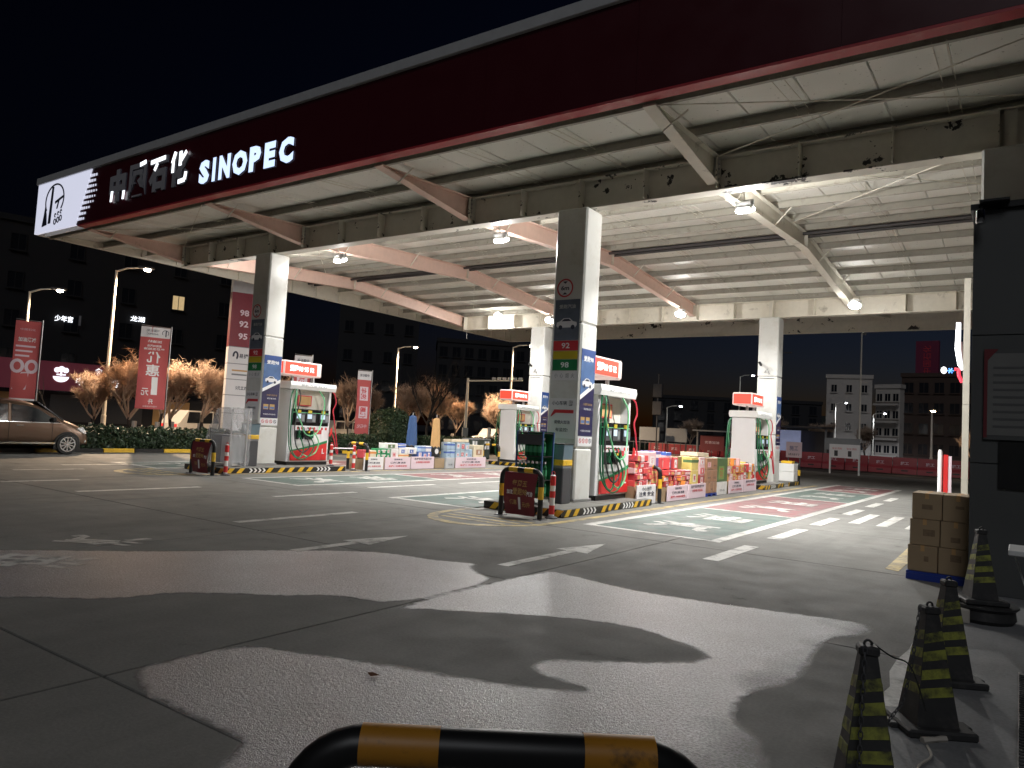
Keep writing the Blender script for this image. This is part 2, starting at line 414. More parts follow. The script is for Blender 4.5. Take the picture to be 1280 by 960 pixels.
sheet([[(16.95,-2.5),(17.12,-2.6),(17.16,1.2),(17.0,2.9),(16.9,2.9)]], .004, G_YELL, 'yellow_line', 'thick yellow line by the pallet of cartons')
# worn white strip at the edge of the kiosk paving
strip = []
ys = [-5.3+(-.38)*k for k in range(11)]
rr = random.Random(3)
lft = [(17.70+rr.uniform(-.035,.03), y) for y in ys]; rgt = [(17.80+rr.uniform(-.03,.035), y) for y in ys]
sheet([[lft[i], rgt[i], rgt[i+1], lft[i+1]] for i in range(10)], .005, G_LINE, 'white_edge_line', 'flaking white line along the kiosk paving')

# ---- the wet film: real-world outline turned into a distance field on a fine sheet
WET1 = [(7.6,-13.2),(8.6,-11.2),(9.6,-9.9),(10.4,-9.0),(11.1,-7.9),(11.83,-7.06),(12.3,-6.9),(12.71,-6.88),(12.95,-6.75),(13.2,-6.65),(13.3,-6.9),(13.45,-7.0),(13.93,-7.3),(13.93,-8.75),(13.3,-8.9),(13.0,-9.3),(12.66,-9.54),(12.3,-9.9),(12.2,-10.4),(11.6,-10.9),(11.2,-11.6),(10.4,-13.4)]
WET2 = [(13.96,-8.91),(13.96,-6.3),(14.4,-6.37),(15.23,-6.53),(16.02,-6.41),(16.73,-6.23),(17.3,-6.1),(17.4,-6.5),(17.1,-7.0),(17.15,-7.7),(17.2,-8.4),(17.0,-8.75),(17.05,-9.3),(17.35,-9.5),(17.5,-10.5),(17.4,-14),(15.5,-14),(15.7,-11.28),(13.97,-11.28),(13.97,-10.42),(14.25,-10.28),(14.55,-10.16),(15.21,-9.93),(15.84,-9.74),(16.17,-9.55),(16.24,-9.47),(16.1,-9.43),(15.88,-9.43),(15.72,-9.33),(15.69,-9.2),(15.78,-9.08),(16.2,-8.75),(16.52,-8.43),(16.57,-8.2),(16.3,-8.02),(15.9,-7.87),(15.5,-7.9),(15.1,-8.1),(14.83,-8.27),(14.3,-8.62)]
def smooth(poly, n=3):
    P = np.array(poly)
    for _ in range(n):
        Q = np.roll(P, -1, 0); P = np.stack([.78*P+.22*Q, .22*P+.78*Q], 1).reshape(-1, 2)
    return P
def sdf(poly, X, Y):
    P = smooth(poly, 1); d = np.full(X.shape, 1e9); ins = np.zeros(X.shape, bool)
    for (ax, ay), (bx, by) in zip(P, np.roll(P, -1, 0)):
        ex, ey = bx-ax, by-ay; L = ex*ex+ey*ey+1e-12
        tt = np.clip(((X-ax)*ex+(Y-ay)*ey)/L, 0, 1)
        d = np.minimum(d, np.hypot(X-ax-tt*ex, Y-ay-tt*ey))
        c = ((ay > Y) != (by > Y)) & (X < ex*(Y-ay)/(ey+1e-12*(ey == 0))+ax); ins ^= c
    return np.where(ins, d, -d)
nx, ny = 176, 172
xs = np.linspace(7.5, 18.0, nx); ysn = np.linspace(-14.2, -4.0, ny)
X, Y = np.meshgrid(xs, ysn); S = np.maximum(sdf(WET1, X, Y), sdf(WET2, X, Y))
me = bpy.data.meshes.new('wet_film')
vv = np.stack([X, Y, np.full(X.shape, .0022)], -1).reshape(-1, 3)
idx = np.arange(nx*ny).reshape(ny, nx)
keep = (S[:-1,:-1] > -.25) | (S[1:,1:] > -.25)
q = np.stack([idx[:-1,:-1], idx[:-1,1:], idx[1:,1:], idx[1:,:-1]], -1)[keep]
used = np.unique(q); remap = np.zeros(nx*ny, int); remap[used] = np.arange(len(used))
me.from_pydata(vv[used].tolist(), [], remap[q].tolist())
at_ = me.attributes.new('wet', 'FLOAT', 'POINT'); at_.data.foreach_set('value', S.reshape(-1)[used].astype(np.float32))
wm = bpy.data.materials.new('wet concrete'); wm.use_nodes = True; t = wm.node_tree; b = t.nodes['Principled BSDF']
b.inputs['Specular IOR Level'].default_value = 1.0
P_ = t.nodes.new('ShaderNodeNewGeometry').outputs['Position']
def wnoise(sc, det=3):
    n = t.nodes.new('ShaderNodeTexNoise'); n.inputs['Scale'].default_value = sc; n.inputs['Detail'].default_value = det
    t.links.new(P_, n.inputs['Vector']); return n.outputs['Fac']
def wmath(op, a, c):
    x = t.nodes.new('ShaderNodeMath'); x.operation = op
    for i, v in enumerate((a, c)):
        if isinstance(v, (int, float)): x.inputs[i].default_value = v
        else: t.links.new(v, x.inputs[i])
    return x.outputs[0]
def wramp(f, a, c, d, e):
    x = t.nodes.new('ShaderNodeMapRange')
    for i, v in ((1, a), (2, c), (3, d), (4, e)): x.inputs[i].default_value = v
    t.links.new(f, x.inputs[0]); return x.outputs[0]
atn = t.nodes.new('ShaderNodeAttribute'); atn.attribute_name = 'wet'
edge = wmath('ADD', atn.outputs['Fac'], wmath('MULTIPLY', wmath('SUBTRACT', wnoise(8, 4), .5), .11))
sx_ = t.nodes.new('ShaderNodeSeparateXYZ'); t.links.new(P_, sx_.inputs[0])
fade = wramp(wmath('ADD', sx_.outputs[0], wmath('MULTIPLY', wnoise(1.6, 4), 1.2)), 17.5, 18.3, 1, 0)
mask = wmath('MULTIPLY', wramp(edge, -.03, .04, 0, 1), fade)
mixs = t.nodes.new('ShaderNodeMixShader'); tr = t.nodes.new('ShaderNodeBsdfTransparent')
mo_ = t.nodes['Material Output']
t.links.new(mask, mixs.inputs[0]); t.links.new(tr.outputs[0], mixs.inputs[1]); t.links.new(b.outputs[0], mixs.inputs[2]); t.links.new(mixs.outputs[0], mo_.inputs['Surface'])
b.inputs['Coat Weight'].default_value = 1.0; b.inputs['Coat Roughness'].default_value = .3; b.inputs['Coat IOR'].default_value = 1.4   # the water lying on it
glint_mix = t.nodes.new('ShaderNodeMix'); glint_mix.data_type = 'RGBA'; glint_mix.inputs[6].default_value = (.098,.102,.11,1); glint_mix.inputs[7].default_value = (.55,.57,.605,1)  # pale grains and raised tone paint glitter and sheen into the wet colour
t.links.new(wmath('MULTIPLY', wramp(wnoise(62, 7), .38, .66, 0, 1), wramp(wnoise(1.7, 5), .25, .75, .45, 1.0)), glint_mix.inputs[0]); t.links.new(glint_mix.outputs[2], b.inputs['Base Color'])
t.links.new(wramp(wnoise(.9, 2), .3, .7, .295, .37), b.inputs['Roughness'])
bp = t.nodes.new('ShaderNodeBump'); bp.inputs['Strength'].default_value = .9; bp.inputs['Distance'].default_value = .016
hh = wmath('ADD', wmath('MULTIPLY', wnoise(130, 8), 1.0), wmath('MULTIPLY', wnoise(31, 6), .7))
t.links.new(hh, bp.inputs['Height']); t.links.new(bp.outputs[0], b.inputs['Normal']); t.links.new(bp.outputs[0], b.inputs['Coat Normal'])
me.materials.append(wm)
tag(link('wet_film', me), 'wet patches with painted glitter on the concrete in front of the barrier', kind='structure')
tag(MB().bb(17.77, 24, -20, -3.43, -.02, .0035).build('kiosk_paving', ground_mat('paving concrete', (.2,.203,.206), .12, .7)), 'smooth grey paving in front of the charcoal kiosk', kind='structure')
# worn characters painted on the ground, read from the far side
mb = MB()
for ch, x, y in (('油', 10.28, -10.1), ('汽', 9.42, -9.05)):
    text_mb(mb, ch, (x, y, .0046), (-.80,-.60,0), (.60,-.80,0), 1.0, .62, bold=.02)
tag(mb.build('ground_lettering', G_LINE), 'worn white characters on the ground at the left edge of the wet patch', kind='structure')
lf = MB(); lf.add([(-.05,0,.012),(0,-.022,.006),(.055,.005,.018),(.005,.026,.008),(0,0,.026)], [(0,1,4),(1,2,4),(2,3,4),(3,0,4),(0,3,2,1)])
tag(lf.build('fallen_leaf', M('dry leaf', (.16,.07,.035), .7, var=.3, scale=40), None, (15.1,-10.21,.004)), 'curled dry brown leaf on the wet concrete', 'leaf')
# ================================================================ CANOPY
CX0, CX1, CY0, CY1 = -7.48, 27.0, -3.45, 23.2
can = thing('station_canopy', 'huge flat steel canopy with maroon lit fascia over the pump islands', 'canopy', (0, 0, 6.38))
def cb(mb, name, mat, loc=(0, 0, 0), parent=None): return mb.build(name, mat, parent or can, (loc[0], loc[1], loc[2]-6.38) if parent is None else loc)
def zr(y): return 7.06+(.06*min(y, 15-y) if y <= 15 else .09*(y-15))          # underside of the purlins
# fascia
fas = None
fx = [-4.77]+[-1.6+3.0*k for k in range(9)]+[CX1]
for a, b_ in zip(fx, fx[1:]):
    m = MB(); m.prism([(a+.002,6.945),(b_-.002,6.945),(b_-.002,8.53),((a+.002) if fas else -4.04,8.53)], CY0, CY0+.06, 'y')
    o = cb(m, 'fascia_panel', MT['maroon']); fas = fas or o
cb(MB().bb(-4.0, CX1, CY0+.061, CY0+.075, 6.95, 8.52), 'fascia_backing', MT['black'])
cb(MB().bb(CX0-.05, CX1, CY0-.07, CY0+.3, 8.533, 8.75, c=.01), 'fascia_cap', MT['greycap'])
cb(MB().bb(-4.7, CX1, CY0+.003, CY0+.24, 6.90, 6.944), 'soffit_strip', MT['redstrip'])
cb(MB().bb(CX0+.1, CX1, CY0+.245, CY0+.26, 6.91, 7.045), 'eave_closure', MT['cream'])
m = MB(); m.prism([(CX0,6.945),(-4.775,6.945),(-4.045,8.53),(CX0,8.53)], CY0-.02, CY0+.06, 'y')
logo = cb(m, 'logo_panel', MT['logolit'])
def ring(mb, cx, cz, rx, rz, w, y0, y1, a0=0, a1=360, n=28):
    for i in range(n):
        a, b = math.radians(a0+(a1-a0)*i/n), math.radians(a0+(a1-a0)*(i+1)/n)
        mb.prism([(cx+rx*math.cos(a), cz+rz*math.sin(a)), (cx+rx*math.cos(b), cz+rz*math.sin(b)), (cx+(rx-w)*math.cos(b), cz+(rz-w)*math.sin(b)), (cx+(rx-w)*math.cos(a), cz+(rz-w)*math.sin(a))], y0, y1, 'y')
m = MB(); y0, y1 = CY0-.036-6.38*0, CY0-.022
oz = -6.38
ring(m, -6.25, 7.9, .62, .52, .05, y0, y1, -40, 215)
m.prism([(-6.58,7.18),(-6.42,7.18),(-6.36,8.33),(-6.47,8.36)], y0, y1, 'y')
m.prism([(-6.98,7.12),(-6.66,7.16),(-6.72,7.5),(-6.84,7.78),(-6.9,7.45)], y0, y1, 'y')
m.prism([(-6.2,7.85),(-5.7,7.98),(-5.72,7.9),(-6.2,7.77)], y0, y1, 'y')
m.prism([(-6.0,7.84),(-5.93,7.86),(-6.02,7.6),(-6.09,7.6)], y0, y1, 'y')
for k, x in enumerate((-6.12, -5.93, -5.76)):
    ring(m, x, 7.2+.04*k, .085, .1, .035, y0, y1, 0, 360, 10); ring(m, x, 7.4+.04*k, .06, .07, .03, y0, y1, 0, 300, 8)
e = m.build('emblem', MT['ink'], logo)
for k in range(9):
    z = 7.06+.155*k; xe = -4.77+(.73)*(z-6.945)/1.585
    n = 5 if k in (3, 4, 5) else (4 if k in (2, 6) else 3)
    for q in range(n):
        mb = MB(); w = .12*(1-.16*q); mb.bb(xe+.03+q*.15, xe+.03+q*.15+w, CY0-.012, CY0-.002, z, z+.085*(1-.1*q))
        mb.build('fading_dash', MT['logolit'], fas)
# letters: 中国石化 (partly failed) and SINOPEC
def letter(ch, x, z, w, h, mat, bold=.065, name='letter'):
    mb = MB(); text_mb(mb, ch, (x, CY0-.004, z-6.38), (1,0,0), (0,0,1), w, h, bold=bold, depth=.035, mi=0)
    mb.m = [1 if len(f) == 4 and (abs(mb.v[f[0]][1]-mb.v[f[2]][1]) > .02) else 0 for f in mb.f]
    return mb.build(name, [mat, MT['letterside']], can)
for ch, x, w in zip('SINOPEC', (1.76, 2.17, 2.6, 3.2, 3.78, 4.32, 4.9), (.44, .13, .46, .58, .43, .4, .5)):
    letter(ch, x, 7.52, w, .6, MT['letter'])
for ch, x in zip('中国石化', (-2.45, -1.4, -.38, .6)):
    letter(ch, x, 7.8, .86, .92, MT['letterdim'] if ch != '化' else MT['letterdim'], name='character')
hot = MB()
def stroke(pts, w):
    for a, b in zip(pts, pts[1:]):
        d = Vector((b[0]-a[0], 0, b[1]-a[1])); L = d.length; d.normalize(); nn = Vector((-d.z, 0, d.x))*w
        A, B = Vector((a[0], 0, a[1])), Vector((b[0], 0, b[1]))
        P = [A-nn, B-nn, B+nn, A+nn]; hot.prism([(p.x, p.z-6.38) for p in P], CY0-.05, CY0-.041, 'y')
stroke([(-2.72,7.36),(-2.70,7.66)], .055); stroke([(-2.08,7.36),(-2.06,7.6)], .055)
stroke([(-1.3,8.2),(-1.0,8.24)], .055); stroke([(-.75,8.16),(-.05,8.2)], .055); stroke([(-.42,8.1),(-.55,7.92)], .05)
stroke([(.42,8.26),(.3,7.98)], .06); stroke([(.34,8.04),(.34,7.72)], .05); stroke([(.66,8.24),(.66,7.86)], .06); stroke([(.92,8.2),(.68,7.98)], .05)
stroke([(.62,7.44),(.92,7.46),(.95,7.66)], .055)
hot.build('lit_stroke', MT['letterhot'], can)
# main beams with stiffeners
def ibeam(mb, x0, x1, yc, z0, z1, fw=.32, ft=.028, wt=.02):
    mb.bb(x0, x1, yc-fw/2, yc+fw/2, z0, z0+ft); mb.bb(x0, x1, yc-fw/2, yc+fw/2, z1-ft, z1); mb.bb(x0, x1, yc-wt/2, yc+wt/2, z0+ft, z1-ft)
st_me = MB().bb(-.008, .008, -.13, .13, -.3, .305).mesh('stiffener'); st_me.materials.append(MT['beam'])
st_me2 = MB().bb(-.008, .008, -.13, .13, -.3, .305).mesh('stiffener'); st_me2.materials.append(MT['cream'])
for yc, mat, sm in ((0, MT['beam'], st_me), (15, MT['cream'], st_me2)):
    mb = MB(); ibeam(mb, -4.6, CX1-.3, yc, 6.385, 7.05); cb(mb, 'main_beam', mat)
    x = -4.4
    while x < CX1-.5:
        for s in (-1, 1): link('stiffener', sm, can, (x, yc+s*.142, 6.715-6.38))
        x += 1.5
# rafters between the beams (ridge at y = 7.5)
XR = (-4.6, 1.4, 7.4, 13.4, 19.4, 25.4)
def rafter_mb(mb, pts, fw=.22, ft=.02, wt=.014):
    for (ya, za0, za1), (yb, zb0, zb1) in zip(pts, pts[1:]):
        mb.prism([(ya,za0),(yb,zb0),(yb,zb0+ft),(ya,za0+ft)], -fw/2, fw/2, 'x')
        mb.prism([(ya,za1-ft),(yb,zb1-ft),(yb,zb1),(ya,za1)], -fw/2, fw/2, 'x')
        mb.prism([(ya,za0+ft),(yb,zb0+ft),(yb,zb1-ft),(ya,za1-ft)], -wt/2, wt/2, 'x')
for i, x in enumerate(XR):
    mb = MB(); rafter_mb(mb, [(.17,6.56,zr(.17)-.004),(7.5,7.06,zr(7.5)-.004),(14.83,6.56,zr(.17)-.004)])
    cb(mb, 'rafter', MT['pinkbeam'] if i < 3 else MT['cream'], (x, 0, 0))
    mb = MB(); mb.bb(-.1, .1, -.006, .006, 7.08, 7.5); cb(mb, 'splice_plate', MT['cream'], (x, 7.5, 0))
    mb = MB(); rafter_mb(mb, [(-3.2,6.83,zr(-3.2)-.004),(-.17,6.50,zr(-.17)-.004)]); cb(mb, 'bracket', MT['pinkbeam'] if i < 3 else MT['cream'], (x+.12, 0, 0))
    mb = MB(); rafter_mb(mb, [(15.17,6.50,zr(15.17)-.004),(22.95,7.5,zr(22.95)-.004)]); cb(mb, 'bracket', MT['cream'], (x+.12, 0, 0))
    mb = MB()
    for k in range(5): mb.bb(-.12, .12, -.2, -.172, 6.56+.1*k, 6.6+.1*k)
    mb.bb(-.09, .09, -.195, -.165, 6.52, 7.04); cb(mb, 'bolted_end_plate', MT['steel'], (x+.12, 0, 0))
    for y in (1.55, 4.45, 9.1, 12.0, -2.6):          # knee braces up to the purlins
        zb = 6.56+.068*min(y, 15-y) if y > 0 else 6.62
        cb(MB().tube([(0,0,zb+.03),(.42,.0,zr(y)+.02)], .016, 6), 'knee_brace', MT['cream'], (x+(.12 if y < 0 else 0), y, 0))
# purlins
PY = [-3.05,-1.4,.12,1.55,3.0,4.45,5.9,7.2,7.8,9.1,10.55,12.0,13.45,14.88,16.5,18.1,19.7,21.3,22.8]
for y in PY:
    z = zr(y); mb = MB()
    mb.bb(CX0+.1, CX1-.1, -.035, .035, z, z+.012); mb.bb(CX0+.1, CX1-.1, .023, .035, z+.012, z+.17); mb.bb(CX0+.1, CX1-.1, -.035, .035, z+.17, z+.182)
    cb(mb, 'purlin', MT['purlin'], (0, y, 0))
for s in (-.17, .17): cb(MB().tube([(CX0+.2,7.5+s,zr(7.5)-.06),(CX1-.2,7.5+s,zr(7.5)-.06)], .05, 8), 'ridge_pipe', MT['darkpipe'])
# sag rods tying the purlins, and flat diagonal bracing
for i in range(6):
    for dx in (1.95, 2.12, 4.02, 4.19):
        x = XR[i]+dx
        if x > CX1-.3: continue
        mb = MB()
        for a, b in zip(PY, PY[1:]): mb.tube([(0,a,zr(a)+.04),(0,b,zr(b)+.12)], .008, 4)
        cb(mb, 'sag_rod', MT['cream'], (x, 0, 0))
for x in (13.4, 19.4, -4.6):
    for a, b in (((.15,-.2),(5.9,-3.2)), ((5.9,-.2),(.15,-3.2)), ((.1,.3),(5.9,5.9)), ((5.9,.3),(.1,5.9))):
        cb(MB().tube([(a[0],a[1],zr(a[1])-.03),(b[0],b[1],zr(b[1])-.03)], .011, 5), 'brace_rod', MT['cream'], (x, 0, 0))
# roof sheets, one metre wide, lapped
def rsheet(y0, y1):
    mb = MB(); z0, z1 = zr(y0)+.186, zr(y1)+.186
    prof = [(-.494,.02),(-.48,.0),(-.16,.002),(.16,.002),(.48,0),(.494,.02)]
    n = len(prof); vs = [(x,y0,z0+z) for x, z in prof]+[(x,y1,z1+z) for x, z in prof]+[(x,y0,z0+z+.03) for x, z in prof]+[(x,y1,z1+z+.03) for x, z in prof]
    fs = [(i,i+n,i+n+1,i+1) for i in range(n-1)]+[(2*n+i,2*n+i+1,3*n+i+1,3*n+i) for i in range(n-1)]+[(0,2*n,3*n,n),(n-1,2*n-1,4*n-1,3*n-1)]
    mb.add(vs, fs); me = mb.mesh('roof_sheet'); me.materials.append(MT['roof']); return me
RA, RB, RC = rsheet(-3.38, 7.49), rsheet(7.51, 14.99), rsheet(15.01, 23.1)
x = CX0+.55
while x < CX1-.4:
    for r_ in (RA, RB, RC): link('roof_sheet', r_, can, (x, 0, -6.38))
    x += 1.0
# side and rear fascia boxes seen from inside
mb = MB(); mb.bb(CX0, CX0+.05, CY0+.07, CY1, 6.98, 8.53); cb(mb, 'side_fascia', MT['cream'])
cb(MB().bb(CX0-.006, CX0+.12, CY0+.07, CY1, 6.93, 6.977), 'side_edge_angle', MT['cream'])
cb(MB().bb(CX0, CX1, CY1-.05, CY1, 6.98, 8.53), 'rear_fascia', MT['beam'])
cb(MB().bb(CX0, CX1, CY1-.12, CY1+.006, 6.93, 6.977), 'rear_edge_angle', MT['cream'])
cb(MB().bb(CX1, CX1+.05, CY0, CY1, 6.98, 8.53), 'side_fascia', MT['cream'])
rib = MB().bb(-.012, .012, -.03, .03, 0, .6).mesh('fascia_rib'); rib.materials.append(MT['cream'])
for k in range(20): link('fascia_rib', rib, can, (CX0+.07, CY0+.8+1.32*k, 6.982-6.38)).rotation_euler = (0, 0, math.pi/2)
for k in range(24): link('fascia_rib', rib, can, (CX0+1.3+1.45*k, CY1-.09, 6.982-6.38))
gus = MB(); gus.prism([(-.5,0.45),(.5,0.45),(.1,0),(-.1,0)], -.01, .01, 'y'); gm = gus.mesh('gusset'); gm.materials.append(MT['beam'])
for k in range(24): link('gusset', gm, can, (CX0+1.3+1.45*k, CY1-.13, 6.99-6.38))
for k, (x, y) in enumerate(((1.95, 7.3), (-4.1, 14.6))): cb(MB().tube([(0,0,6.9),(.02,.02,5.9)], .006, 4), 'loose_wire', MT['cream'], (x, y, 0))

# floodlights
def flood(loc, label, i):
    d = thing('canopy_floodlight', label, 'floodlight', loc, 0, 'floodlights under the canopy')
    if i == 0:
        MB().bb(-.17, .17, -.14, .14, .03, .12, c=.02).build('housing', MT['lampbody'], d)
        fins = MB()
        for k in range(7): fins.bb(-.15, .15, -.125+.04*k, -.115+.04*k, .12, .2)
        fins.build('cooling_fins', MT['lampbody'], d)
        MB().lathe([(.1,-.03),(.17,-.015),(.2,.028)], 22).build('diffuser', MT['lampface'], d)
        mb = MB(); mb.bb(-.19, -.172, -.02, .02, .05, .21); mb.bb(.172, .19, -.02, .02, .05, .21); mb.bb(-.19, .19, -.02, .02, .212, .226); mb.build('yoke', MT['lampbody'], d)
        MB().tube([(0,0,.226),(0,0,.42)], .015, 6).build('hanger', MT['cream'], d)
    return d
FL = [((13.72,1.2,6.33), 'bright floodlight hanging by the salmon rafter nearest the kiosk'), ((7.55,1.2,6.33), 'bright floodlight just left of the column with the bottle rack'),
      ((1.62,1.2,6.33), 'bright floodlight right of the column with the wrapped cabinet'), ((13.78,13.05,6.36), 'bright floodlight at the far beam right of the last column'),
      ((7.52,13.2,6.36), 'bright floodlight at the far beam between the two red lit signs'), ((1.5,13.3,6.36), 'bright floodlight half hidden beside the column with the bottle rack'), ((-2.0,1.25,6.33), 'added unseen floodlight wholly behind the column with the wrapped cabinet'), ((-2.0,14.3,6.9), 'bright floodlight over the far left column, higher than the rest')]  # the one wholly behind its column is added to brighten the left end
f0 = None
LP = ((1.55,1.5), (1.1,.95), (.5,.25), (1.3,.25), (1.5,.3), (1.0,.25), (.6,.8), (.7,.25))   # each lamp's own output
for i, (loc, lab) in enumerate(FL):
    if i == 0: f0 = flood(loc, lab, 0)
    else: f_ = copy_tree(f0, None, loc, 0, lab)
    tilt = math.radians(21 if loc[1] < 5 else -20)
    (f0 if i == 0 else f_).rotation_euler = (tilt, 0, 0)
    la = add_light('floodlight_beam', 'AREA', (loc[0], loc[1], loc[2]-.05), CANOPY_W*LP[i][0], (1,.988,.962), shape='DISK', size=.28, spread=math.radians(146 if loc[1] < 5 else 168)); la.rotation_euler = (tilt, 0, 0)
    add_light('floodlight_spill', 'POINT', (loc[0], loc[1], loc[2]-.12), SPILL_W*LP[i][1], (1,.98,.945), shadow_soft_size=.06)
# ================================================================ COLUMNS
HX, HY = .372, .34
def column(loc, label, prints, back=False):
    d = thing('canopy_column', label, 'column', loc, 0, 'white columns of the canopy')
    zs = (.15, 1.27, 3.9, 6.38) if not back else (.0, 1.9, 4.1, 6.38)
    MB().bb(-HX+.03, HX-.03, -HY+.03, HY-.03, 0, 6.3).build('core', MT['steel'], d)
    for a, b in zip(zs, zs[1:]):
        MB().bb(-HX, HX, -HY, HY, a+.003, b-.003, c=.035).build('cladding', MT['colwhite'], d)
    for s in (-1, 1): pass
    MB().bb(-HX-.03, HX+.03, -HY-.03, HY+.03, 0, zs[0]+.07 if not back else .08, c=.01).build('plinth', MT['steel'], d)
    st = MB(); st.bb(-.09, .09, -.1, -.085, 6.38, 7.04); st.bb(-.01, .01, -.085, .085, 6.38, 7.04); st.bb(-.09, .09, .085, .1, 6.38, 7.04)
    if prints:
        F = -HY-.004                                   # front face (towards the fascia)
        s = MB(); s.lathe([(.2,0),(.2,.006)], 24); so = s.build('height_limit_sign', MT['whitepl'], d, (-.08, F, 4.65)); so.rotation_euler = (math.pi/2, 0, 0)
        r = MB(); 
        for k in range(28):
            a, b = 2*math.pi*k/28, 2*math.pi*(k+1)/28
            r.add([(.2*math.cos(a),.2*math.sin(a),.008),(.2*math.cos(b),.2*math.sin(b),.008),(.165*math.cos(b),.165*math.sin(b),.008),(.165*math.cos(a),.165*math.sin(a),.008)], [(0,1,2,3)])
        r.build('red_ring', MT['inkred'], so)
        text('6m', (0,0,.009), (1,0,0), (0,1,0), .2, .1, MT['ink'], so, bold=.03)
        t2 = MB(); t2.add([(-.06,.14,.009),(.06,.14,.009),(0,.09,.009)], [(0,1,2)]); t2.add([(-.06,-.14,.009),(.06,-.14,.009),(0,-.09,.009)], [(0,2,1)]); t2.build('triangles', MT['ink'], so)
        p = MB().bb(-.3, .3, F-.002, F+.004, 3.53, 4.4).build('poster', MT['greyad'], d)
        car_print(p, (0, F-.006, 3.9), (1,0,0), .5)
        text('爱跑汽油', (0,F-.006,4.25), (1,0,0), (0,0,1), .4, .09, MT['paper'], p, bold=.02)
        for z0, z1, mat, tx, ink in ((3.31,3.52,MT['inkred'],'92',MT['inkwhite']), (3.13,3.30,MT['priceyellow'],'95',MT['priceyellow']), (2.89,3.12,MT['green'],'98',MT['inkwhite']), (2.68,2.88,MT['whitepl'],None,None)):
            p = MB().bb(-.3, .3, F-.002, F+.004, z0, z1).build('price_plate', mat, d)
            if tx: text(tx, (0,F-.006,(z0+z1)/2), (1,0,0), (0,0,1), .2, .12, ink, p, bold=.02)
            else:
                for k in range(4): text('小心烟火'[k], (-.2+.135*k,F-.006,(z0+z1)/2), (1,0,0), (0,0,1), .08, .1, MT['grey'], p)
        p = MB().bb(-.31, .31, F-.002, F+.004, 1.46, 2.3).build('notice_panel', MT['whitepl'], d)
        text('小心车辆', (-.08,F-.006,2.2), (1,0,0), (0,0,1), .36, .09, MT['ink'], p, bold=.01)
        text('⛽', (.2,F-.006,2.2), (1,0,0), (0,0,1), .1, .12, MT['ink'], p)
        q = MB(); q.prism([(-.28,1.93),(-.2,2.06),(.27,2.06),(.27,1.99),(-.16,1.99),(-.28,1.9)], F-.006, F-.003, 'y'); q.build('red_band', MT['inkred'], p)
        text('请熄火加油', (0,F-.006,1.8), (1,0,0), (0,0,1), .38, .08, MT['ink'], p, bold=.01)
        text('有监控!', (0,F-.006,1.64), (1,0,0), (0,0,1), .3, .08, MT['ink'], p, bold=.01)
    X = HX+.004
    p = MB().bb(X-.004, X+.002, -.30, .30, 1.53, 3.36).build('poster', MT['purplead'], d)
    k = MB(); k.prism([(-.3,2.36),(.3,2.66),(.3,3.36),(-.3,3.36)], X+.003, X+.004, 'x'); k.build('sky_print', MT['skyad'], p)
    k = MB(); k.prism([(-.3,2.28),(.3,2.58),(.3,2.68),(-.3,2.38)], X+.005, X+.006, 'x'); k.build('road_print', MT['inkwhite'], p)
    k = MB(); k.bb(X+.0045, X+.0055, -.3, .3, 3.12, 3.36); k.build('heading_print', MT['bluead'], p)
    text('爱跑98', (X+.007,-.0,3.16), (0,1,0), (0,0,1), .42, .12, MT['inkwhite'], p, bold=.02)
    car_print(p, (X+.008, -.02, 2.66), (0,1,0), .42)
    text('为爱车加好油', (X+.005,.04,2.2), (0,1,0), (0,0,1), .36, .05, MT['gold'], p)
    text('清洁发动机', (X+.005,.04,2.1), (0,1,0), (0,0,1), .32, .045, MT['inkwhite'], p)
    for yy in (-.14, .08):
        k = MB(); k.bb(X+.003, X+.004, yy-.085, yy+.085, 1.78, 1.93); k.build('photo_print', MT['gold'], p)
        k = MB(); k.bb(X+.0045, X+.0055, yy-.07, yy+.07, 1.8, 1.86); k.build('photo_print', MT['skyad'], p)
    text('中国石化加油站', (X+.005,0,1.64), (0,1,0), (0,0,1), .42, .04, MT['inkwhite'], p)
    p = MB().bb(X-.004, X+.002, -.30, .30, 1.32, 1.52).build('warning_strip', MT['whitepl'], d)
    for q in range(4):
        r = MB(); yy = -.21+.14*q
        for kk in range(14):
            a, b = 2*math.pi*kk/14, 2*math.pi*(kk+1)/14
            r.add([(X+.004,yy+.052*math.cos(t_),1.43+.052*math.sin(t_)) for t_ in (a, b)]+[(X+.004,yy+.038*math.cos(t_),1.43+.038*math.sin(t_)) for t_ in (b, a)], [(0,1,2,3)])
        r.add([(X+.004,yy-.04,1.46),(X+.004,yy-.03,1.47),(X+.004,yy+.04,1.4),(X+.004,yy+.03,1.39)], [(0,1,2,3)])
        r.build('no_fire_icon', MT['inkred'] if q != 3 else MT['ink'], p)
    if back:      # cameras on the far columns
        cm = MB(); cm.tube([(-.25,-HY,4.55),(-.25,-HY-.2,4.62)], .05, 8); cm.build('camera', MT['black'], d)
        cm = MB(); cm.tube([(-.1,-HY-.01,4.25),(0,-HY-.05,4.4),(.08,-HY-.01,4.2)], .012, 5); cm.tube([(-.3,-HY-.01,4.05),(.25,-HY-.01,4.03)], .008, 5); cm.build('cable', MT['dgrey'], d)
    st.build('steel_stub', MT['beam'], d)
    return d
